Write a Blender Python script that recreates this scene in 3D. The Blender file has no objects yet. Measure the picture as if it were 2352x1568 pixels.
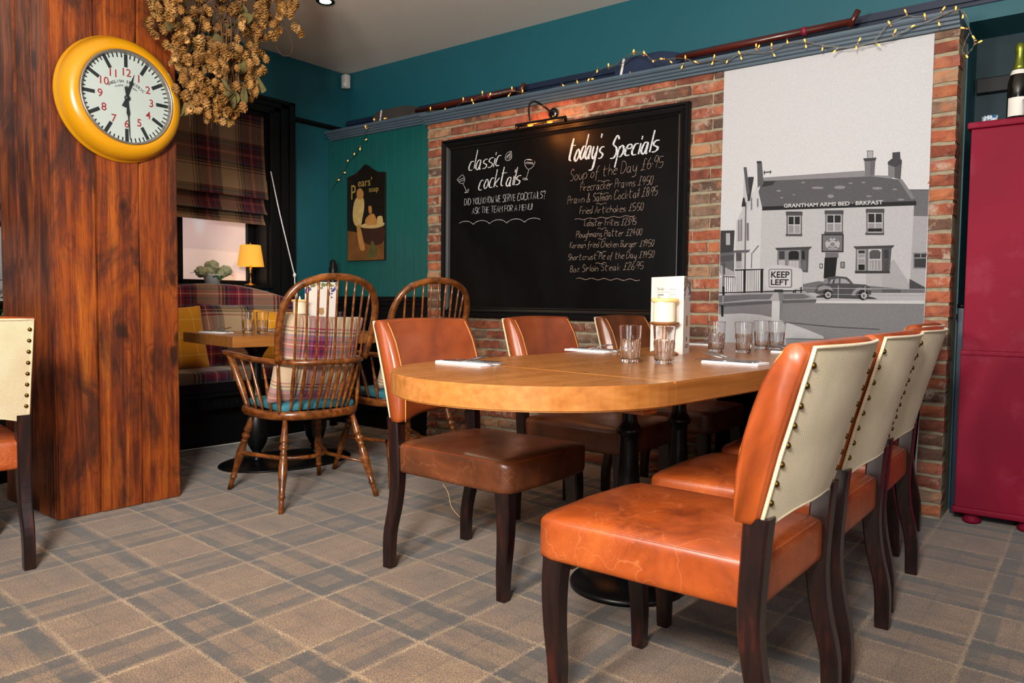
import bpy, bmesh, math, random
from mathutils import Vector, Matrix, Quaternion
random.seed(7)
PI = math.pi
SC = bpy.context.scene
COL = SC.collection
S = 0.94          # everything is laid out in survey units and brought to metres at the very end

# ------------------------------------------------------------------ camera, world, light, exposure
cam_d = bpy.data.cameras.new('camera'); cam = bpy.data.objects.new('camera', cam_d); COL.objects.link(cam)
SC.camera = cam
cam_d.sensor_fit = 'HORIZONTAL'; cam_d.sensor_width = 36.0; cam_d.lens = 36.0 * 1748.576 / 2352.0
cam_d.clip_start = 0.02; cam_d.clip_end = 60
_h, _p, _r = 0.655632865, 0.0528069477, 0.0105627918
_f = Vector((-math.sin(_h) * math.cos(_p), math.cos(_h) * math.cos(_p), -math.sin(_p)))
_rt = Vector((math.cos(_h), math.sin(_h), 0)); _up = _rt.cross(_f)
_rt2 = math.cos(_r) * _rt + math.sin(_r) * _up; _up2 = -math.sin(_r) * _rt + math.cos(_r) * _up
cam.matrix_world = Matrix(((_rt2.x, _up2.x, -_f.x, 0), (_rt2.y, _up2.y, -_f.y, 0), (_rt2.z, _up2.z, -_f.z, 1.03), (0, 0, 0, 1)))
cam_d.dof.use_dof = True; cam_d.dof.focus_distance = 3.0 * S; cam_d.dof.aperture_fstop = 6.3

SC.view_settings.view_transform = 'Standard'; SC.view_settings.look = 'None'
SC.view_settings.gamma = 1.0; SC.view_settings.use_curve_mapping = False
SC.view_settings.exposure = -0.58
W = bpy.data.worlds.new('world'); SC.world = W; W.use_nodes = True
W.node_tree.nodes['Background'].inputs[0].default_value = (0.80, 0.88, 1.0, 1)
W.node_tree.nodes['Background'].inputs[1].default_value = 0.05

def light(name, kind, loc, energy, color=(1, 1, 1), size=0.1, size_y=None, target=None, spot=None, blend=0.5):
    d = bpy.data.lights.new(name, kind); d.energy = energy * S * S; d.color = color
    if kind == 'AREA':
        d.size = size * S
        if size_y: d.shape = 'RECTANGLE'; d.size_y = size_y * S
    else:
        d.shadow_soft_size = size * S
    if spot: d.spot_size = spot; d.spot_blend = blend
    o = bpy.data.objects.new(name, d); COL.objects.link(o); o.location = loc
    if target is not None:
        o.rotation_euler = (Vector(target) - Vector(loc)).to_track_quat('-Z', 'Y').to_euler()
    return o
light('flash_light', 'AREA', (-1.25, -0.25, 1.55), 100, (1.0, 0.93, 0.84), 0.34, target=(-2.6, 3.2, 1.3))
light('rear_fill_light', 'AREA', (1.0, -2.6, 1.5), 38, (0.95, 0.97, 1.0), 1.5, 1.2, target=(-1.2, 2.4, 0.8))  # added soft fill behind the camera; no window is built there
light('bounce_flash', 'AREA', (-0.1, -0.7, 2.0), 290, (1.0, 0.96, 0.90), 0.5, target=(-1.7, 2.2, 2.957))
light('side_fill_light', 'AREA', (2.4, 0.6, 1.5), 32, (0.98, 0.98, 1.0), 1.4, 1.2, target=(-0.6, 2.2, 0.7))  # added fill from the right to brighten the cream chair backs

# ------------------------------------------------------------------ helpers: colours and materials
def lin(c): return c / 12.92 if c <= 0.04045 else ((c + 0.055) / 1.055) ** 2.4
def C(hexs):
    hexs = hexs.lstrip('#')
    return tuple(lin(int(hexs[i:i + 2], 16) / 255) for i in (0, 2, 4)) + (1.0,)

class NT:
    def __init__(s, name, rough=0.5, metal=0.0, spec=0.5):
        s.m = bpy.data.materials.new(name); s.m.use_nodes = True
        s.t = s.m.node_tree; s.b = s.t.nodes['Principled BSDF']; s.out = s.t.nodes['Material Output']
        s.b.inputs['Roughness'].default_value = rough; s.b.inputs['Metallic'].default_value = metal
        s.b.inputs['Specular IOR Level'].default_value = spec
        s.tc = None
    def n(s, k): return s.t.nodes.new(k)
    def put(s, inp, v):
        if isinstance(v, bpy.types.NodeSocket): s.t.links.new(v, inp)
        elif isinstance(v, str): inp.default_value = C(v)
        else: inp.default_value = v
    def obj(s):
        if s.tc is None: s.tc = s.n('ShaderNodeTexCoord')
        return s.tc.outputs['Object']
    def map(s, vec=None, scale=(1, 1, 1), rot=(0, 0, 0), loc=(0, 0, 0)):
        m = s.n('ShaderNodeMapping'); s.put(m.inputs[0], vec or s.obj())
        m.inputs['Location'].default_value = loc; m.inputs['Rotation'].default_value = rot; m.inputs['Scale'].default_value = scale
        return m.outputs[0]
    def noise(s, scale=5, detail=3, vec=None, rough=0.5, dist=0.0, col=False):
        m = s.n('ShaderNodeTexNoise'); s.put(m.inputs['Vector'], vec or s.obj())
        m.inputs['Scale'].default_value = scale; m.inputs['Detail'].default_value = detail
        m.inputs['Roughness'].default_value = rough; m.inputs['Distortion'].default_value = dist
        return m.outputs[1 if col else 0]
    def voro(s, scale=5, feature='F1', vec=None, out='Distance', rnd=1.0):
        m = s.n('ShaderNodeTexVoronoi'); m.feature = feature; s.put(m.inputs['Vector'], vec or s.obj())
        m.inputs['Scale'].default_value = scale; m.inputs['Randomness'].default_value = rnd
        return m.outputs[out]
    def wave(s, scale=5, dist=0, vec=None, axis='X', detail=2, ds=1.0):
        m = s.n('ShaderNodeTexWave'); s.put(m.inputs['Vector'], vec or s.obj()); m.bands_direction = axis
        m.inputs['Scale'].default_value = scale; m.inputs['Distortion'].default_value = dist
        m.inputs['Detail'].default_value = detail; m.inputs['Detail Scale'].default_value = ds
        return m.outputs[1]
    def ramp(s, fac, stops, const=False):
        m = s.n('ShaderNodeValToRGB'); s.put(m.inputs[0], fac)
        e = m.color_ramp.elements
        if const: m.color_ramp.interpolation = 'CONSTANT'
        while len(e) < len(stops): e.new(0.5)
        for q, (p, c) in zip(e, stops):
            q.position = p; q.color = C(c) if isinstance(c, str) else (c, c, c, 1)
        return m.outputs[0]
    def mix(s, fac, a, b, mode='MIX'):
        m = s.n('ShaderNodeMix'); m.data_type = 'RGBA'; m.blend_type = mode
        s.put(m.inputs[0], fac); s.put(m.inputs[6], a); s.put(m.inputs[7], b)
        return m.outputs[2]
    def math(s, op, a, b=0.0):
        m = s.n('ShaderNodeMath'); m.operation = op; s.put(m.inputs[0], a); s.put(m.inputs[1], b)
        return m.outputs[0]
    def sep(s, vec=None):
        m = s.n('ShaderNodeSeparateXYZ'); s.put(m.inputs[0], vec or s.obj()); return m.outputs
    def rnd(s): return s.n('ShaderNodeObjectInfo').outputs['Random']
    def bump(s, h, strength=0.3, dist=0.01):
        m = s.n('ShaderNodeBump'); m.inputs['Strength'].default_value = strength; m.inputs['Distance'].default_value = dist
        s.put(m.inputs['Height'], h); s.t.links.new(m.outputs[0], s.b.inputs['Normal']); return m
    def base(s, v): s.put(s.b.inputs['Base Color'], v); return s
    def rough(s, v): s.put(s.b.inputs['Roughness'], v); return s

def plain(name, hexc, rough=0.5, metal=0.0, var=0.12, scale=9, bump=0.0, coat=0.0, spec=0.5):
    s = NT(name, rough, metal, spec)
    f = s.noise(scale, 3)
    c = C(hexc); s.base(s.mix(f, tuple(t * (1 - 1.3 * var) for t in c[:3]) + (1,), tuple(min(1, t * (1 + 1.3 * var)) for t in c[:3]) + (1,)))
    if bump: s.bump(s.noise(scale * 14, 2), bump, 0.002)
    if coat: s.b.inputs['Coat Weight'].default_value = coat; s.b.inputs['Coat Roughness'].default_value = 0.15
    return s.m
def emit(name, hexc, strength):
    s = NT(name); s.base(hexc); s.put(s.b.inputs['Emission Color'], hexc); s.b.inputs['Emission Strength'].default_value = strength
    return s.m

# ------------------------------------------------------------------ helpers: meshes
class MB:
    """collects shapes and links them as ONE mesh object"""
    def __init__(s): s.v = []; s.f = []; s.mi = []; s.sm = []
    def add(s, verts, faces, mi=0, smooth=False):
        o = len(s.v); s.v += [tuple(v) for v in verts]
        for f in faces: s.f.append(tuple(o + i for i in f)); s.mi.append(mi); s.sm.append(smooth)
    def box(s, x0, y0, z0, x1, y1, z1, mi=0, M=None):
        v = [Vector(p) for p in ((x0, y0, z0), (x1, y0, z0), (x1, y1, z0), (x0, y1, z0), (x0, y0, z1), (x1, y0, z1), (x1, y1, z1), (x0, y1, z1))]
        if M: v = [M @ p for p in v]
        s.add(v, ((0, 3, 2, 1), (4, 5, 6, 7), (0, 1, 5, 4), (1, 2, 6, 5), (2, 3, 7, 6), (3, 0, 4, 7)), mi)
    def bevbox(s, x0, y0, z0, x1, y1, z1, b=0.005, mi=0, M=None, smooth=False):
        bm = bmesh.new(); bmesh.ops.create_cube(bm, size=1)
        for v in bm.verts: v.co = Vector(((x0 + x1) / 2 + v.co.x * (x1 - x0), (y0 + y1) / 2 + v.co.y * (y1 - y0), (z0 + z1) / 2 + v.co.z * (z1 - z0)))
        bmesh.ops.bevel(bm, geom=list(bm.edges), offset=b, segments=2, affect='EDGES', profile=0.6)
        s.frombm(bm, mi, M, smooth)
    def frombm(s, bm, mi=0, M=None, smooth=False):
        bm.verts.index_update()
        s.add([(M @ v.co if M else v.co.copy()) for v in bm.verts], [[v.index for v in f.verts] for f in bm.faces], mi, smooth); bm.free()
    def prism(s, pts, z0, z1, mi=0, M=None, smooth=False):
        n = len(pts); v = [Vector((p[0], p[1], z0)) for p in pts] + [Vector((p[0], p[1], z1)) for p in pts]
        if M: v = [M @ p for p in v]
        s.add(v, [tuple(range(n - 1, -1, -1)), tuple(range(n, 2 * n))] + [(i, (i + 1) % n, n + (i + 1) % n, n + i) for i in range(n)], mi, smooth)
    def lathe(s, prof, n=24, M=None, mi=0, cap=True, smooth=True, rfun=None):
        v = []
        for r, z in prof:
            for i in range(n):
                a = 2 * PI * i / n; rr = r * (rfun(a, z) if rfun else 1)
                p = Vector((rr * math.cos(a), rr * math.sin(a), z)); v.append(M @ p if M else p)
        f = []
        for j in range(len(prof) - 1):
            for i in range(n):
                k = (i + 1) % n; f.append((j * n + i, j * n + k, (j + 1) * n + k, (j + 1) * n + i))
        if cap: f.append(tuple(range(n - 1, -1, -1))); f.append(tuple((len(prof) - 1) * n + i for i in range(n)))
        s.add(v, f, mi, smooth)
    def tube(s, pts, rad, n=10, mi=0, closed=False, flat=None):
        pts = [Vector(p) for p in pts]; m = len(pts)
        if not hasattr(rad, '__len__'): rad = [rad] * m
        v = []; up = None
        for i, p in enumerate(pts):
            a = pts[(i - 1) % m] if (closed or i > 0) else p; b = pts[(i + 1) % m] if (closed or i < m - 1) else p
            t = (b - a).normalized()
            if up is None:
                up = Vector((0, 0, 1)) if abs(t.z) < 0.9 else Vector((1, 0, 0))
            up = (up - t * up.dot(t))
            up = up.normalized() if up.length > 1e-6 else t.orthogonal().normalized()
            sd = t.cross(up)
            for k in range(n):
                a_ = 2 * PI * k / n
                v.append(p + rad[i] * (math.cos(a_) * sd * (flat or 1) + math.sin(a_) * up))
        f = []
        for i in range(m if closed else m - 1):
            j = (i + 1) % m
            for k in range(n): l = (k + 1) % n; f.append((i * n + k, i * n + l, j * n + l, j * n + k))
        if not closed: f.append(tuple(range(n - 1, -1, -1))); f.append(tuple((m - 1) * n + k for k in range(n)))
        s.add(v, f, mi, True)
    def grid(s, fn, nu, nv, mi=0, smooth=True, wrapu=False):
        v = [fn(i / nu, j / nv) for j in range(nv + 1) for i in range(nu + (0 if wrapu else 1))]
        w = nu if wrapu else nu + 1; f = []
        for j in range(nv):
            for i in range(nu):
                k = (i + 1) % w; f.append((j * w + i, j * w + k, (j + 1) * w + k, (j + 1) * w + i))
        s.add(v, f, mi, smooth)
    def build(s, name, mats, parent=None, loc=None, rot=None):
        me = bpy.data.meshes.new(name); me.from_pydata(s.v, [], s.f)
        if not isinstance(mats, (list, tuple)): mats = [mats]
        for m in mats: me.materials.append(m)
        me.polygons.foreach_set('material_index', s.mi); me.polygons.foreach_set('use_smooth', s.sm)
        me.update()
        return link(name, me, parent, loc, rot)
def link(name, data, parent=None, loc=None, rot=None):
    o = bpy.data.objects.new(name, data); COL.objects.link(o)
    if parent: o.parent = parent
    if loc is not None: o.location = loc
    if rot is not None: o.rotation_euler = rot
    return o
def tag(o, label, cat, group=None, kind=None):
    if label: o['label'] = label
    if cat: o['category'] = cat
    if group: o['group'] = group
    if kind: o['kind'] = kind
    return o
def thing(name, label, cat, loc=(0, 0, 0), rz=0.0, group=None):
    o = bpy.data.objects.new(name, None); COL.objects.link(o); o.empty_display_size = 0.05
    o.location = loc; o.rotation_euler = (0, 0, rz)
    return tag(o, label, cat, group)
def struct(o): o['kind'] = 'structure'; return o
def dup(root, loc, rz, label, group=None, matmap=None):
    r = root.copy(); COL.objects.link(r); r.location = loc; r.rotation_euler = (0, 0, rz); r['label'] = label
    if group: r['group'] = group
    def kids(src, dst):
        for ch in list(src.children):
            c = ch.copy(); COL.objects.link(c); c.parent = dst
            if matmap and ch.type == 'MESH' and ch.data.materials and ch.data.materials[0].name in matmap:
                c.data = ch.data.copy(); c.data.materials[0] = matmap[ch.data.materials[0].name]
            kids(ch, c)
    kids(root, r); return r
def rbox(sx, sy, sz, r, n=8, deform=None, mb=None, mi=0, M=None):
    """rounded box centred on the origin"""
    bm = bmesh.new(); bmesh.ops.create_cube(bm, size=2)
    bmesh.ops.subdivide_edges(bm, edges=bm.edges[:], cuts=n, use_grid_fill=True)
    h = Vector((sx / 2, sy / 2, sz / 2))
    for v in bm.verts:
        q = []
        for i in range(3):   # push the grid lines towards the edges so that the rounding is resolved
            t = v.co[i]; q.append(math.copysign(abs(t) ** 0.7, t) * h[i])
        q = Vector(q); c = Vector([max(-(h[i] - r), min(h[i] - r, q[i])) for i in range(3)])
        d = q - c
        v.co = c + (d.normalized() * r if d.length > 1e-7 else d)
        if deform: v.co = deform(v.co)
    mb = mb or MB(); mb.frombm(bm, mi, M, True); return mb
def catmull(pts, k=4, closed=False):
    if len(pts) < 3: return [Vector(p) for p in pts]
    P = [Vector(p) for p in pts]; n = len(P); out = []
    for i in range(n if closed else n - 1):
        a = P[(i - 1) % n] if (closed or i > 0) else P[0] * 2 - P[1]
        b = P[i]; c = P[(i + 1) % n]
        d = P[(i + 2) % n] if (closed or i < n - 2) else P[-1] * 2 - P[-2]
        for j in range(k):
            t = j / k
            out.append(0.5 * ((2 * b) + (c - a) * t + (2 * a - 5 * b + 4 * c - d) * t * t + (3 * b - a - 3 * c + d) * t ** 3))
    if not closed: out.append(P[-1])
    return out
def text_mesh(body, size, mat_, name='lettering', parent=None, M=None, extrude=0.0006, align='CENTER', width=None, bold=0.0):
    cu = bpy.data.curves.new('t', 'FONT'); cu.body = body; cu.size = size; cu.align_x = align; cu.extrude = extrude
    cu.offset = bold; cu.resolution_u = 3
    o = bpy.data.objects.new('t', cu); COL.objects.link(o)
    dg = bpy.context.evaluated_depsgraph_get(); me = bpy.data.meshes.new_from_object(o.evaluated_get(dg))
    bpy.data.objects.remove(o); bpy.data.curves.remove(cu)
    if width:
        xs = [v.co.x for v in me.vertices]; w = max(xs) - min(xs); k = width / w
        for v in me.vertices: v.co.x = (v.co.x - min(xs)) * k
    if M: me.transform(M)
    me.materials.clear(); me.materials.append(mat_)
    return link(name, me, parent)
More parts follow.
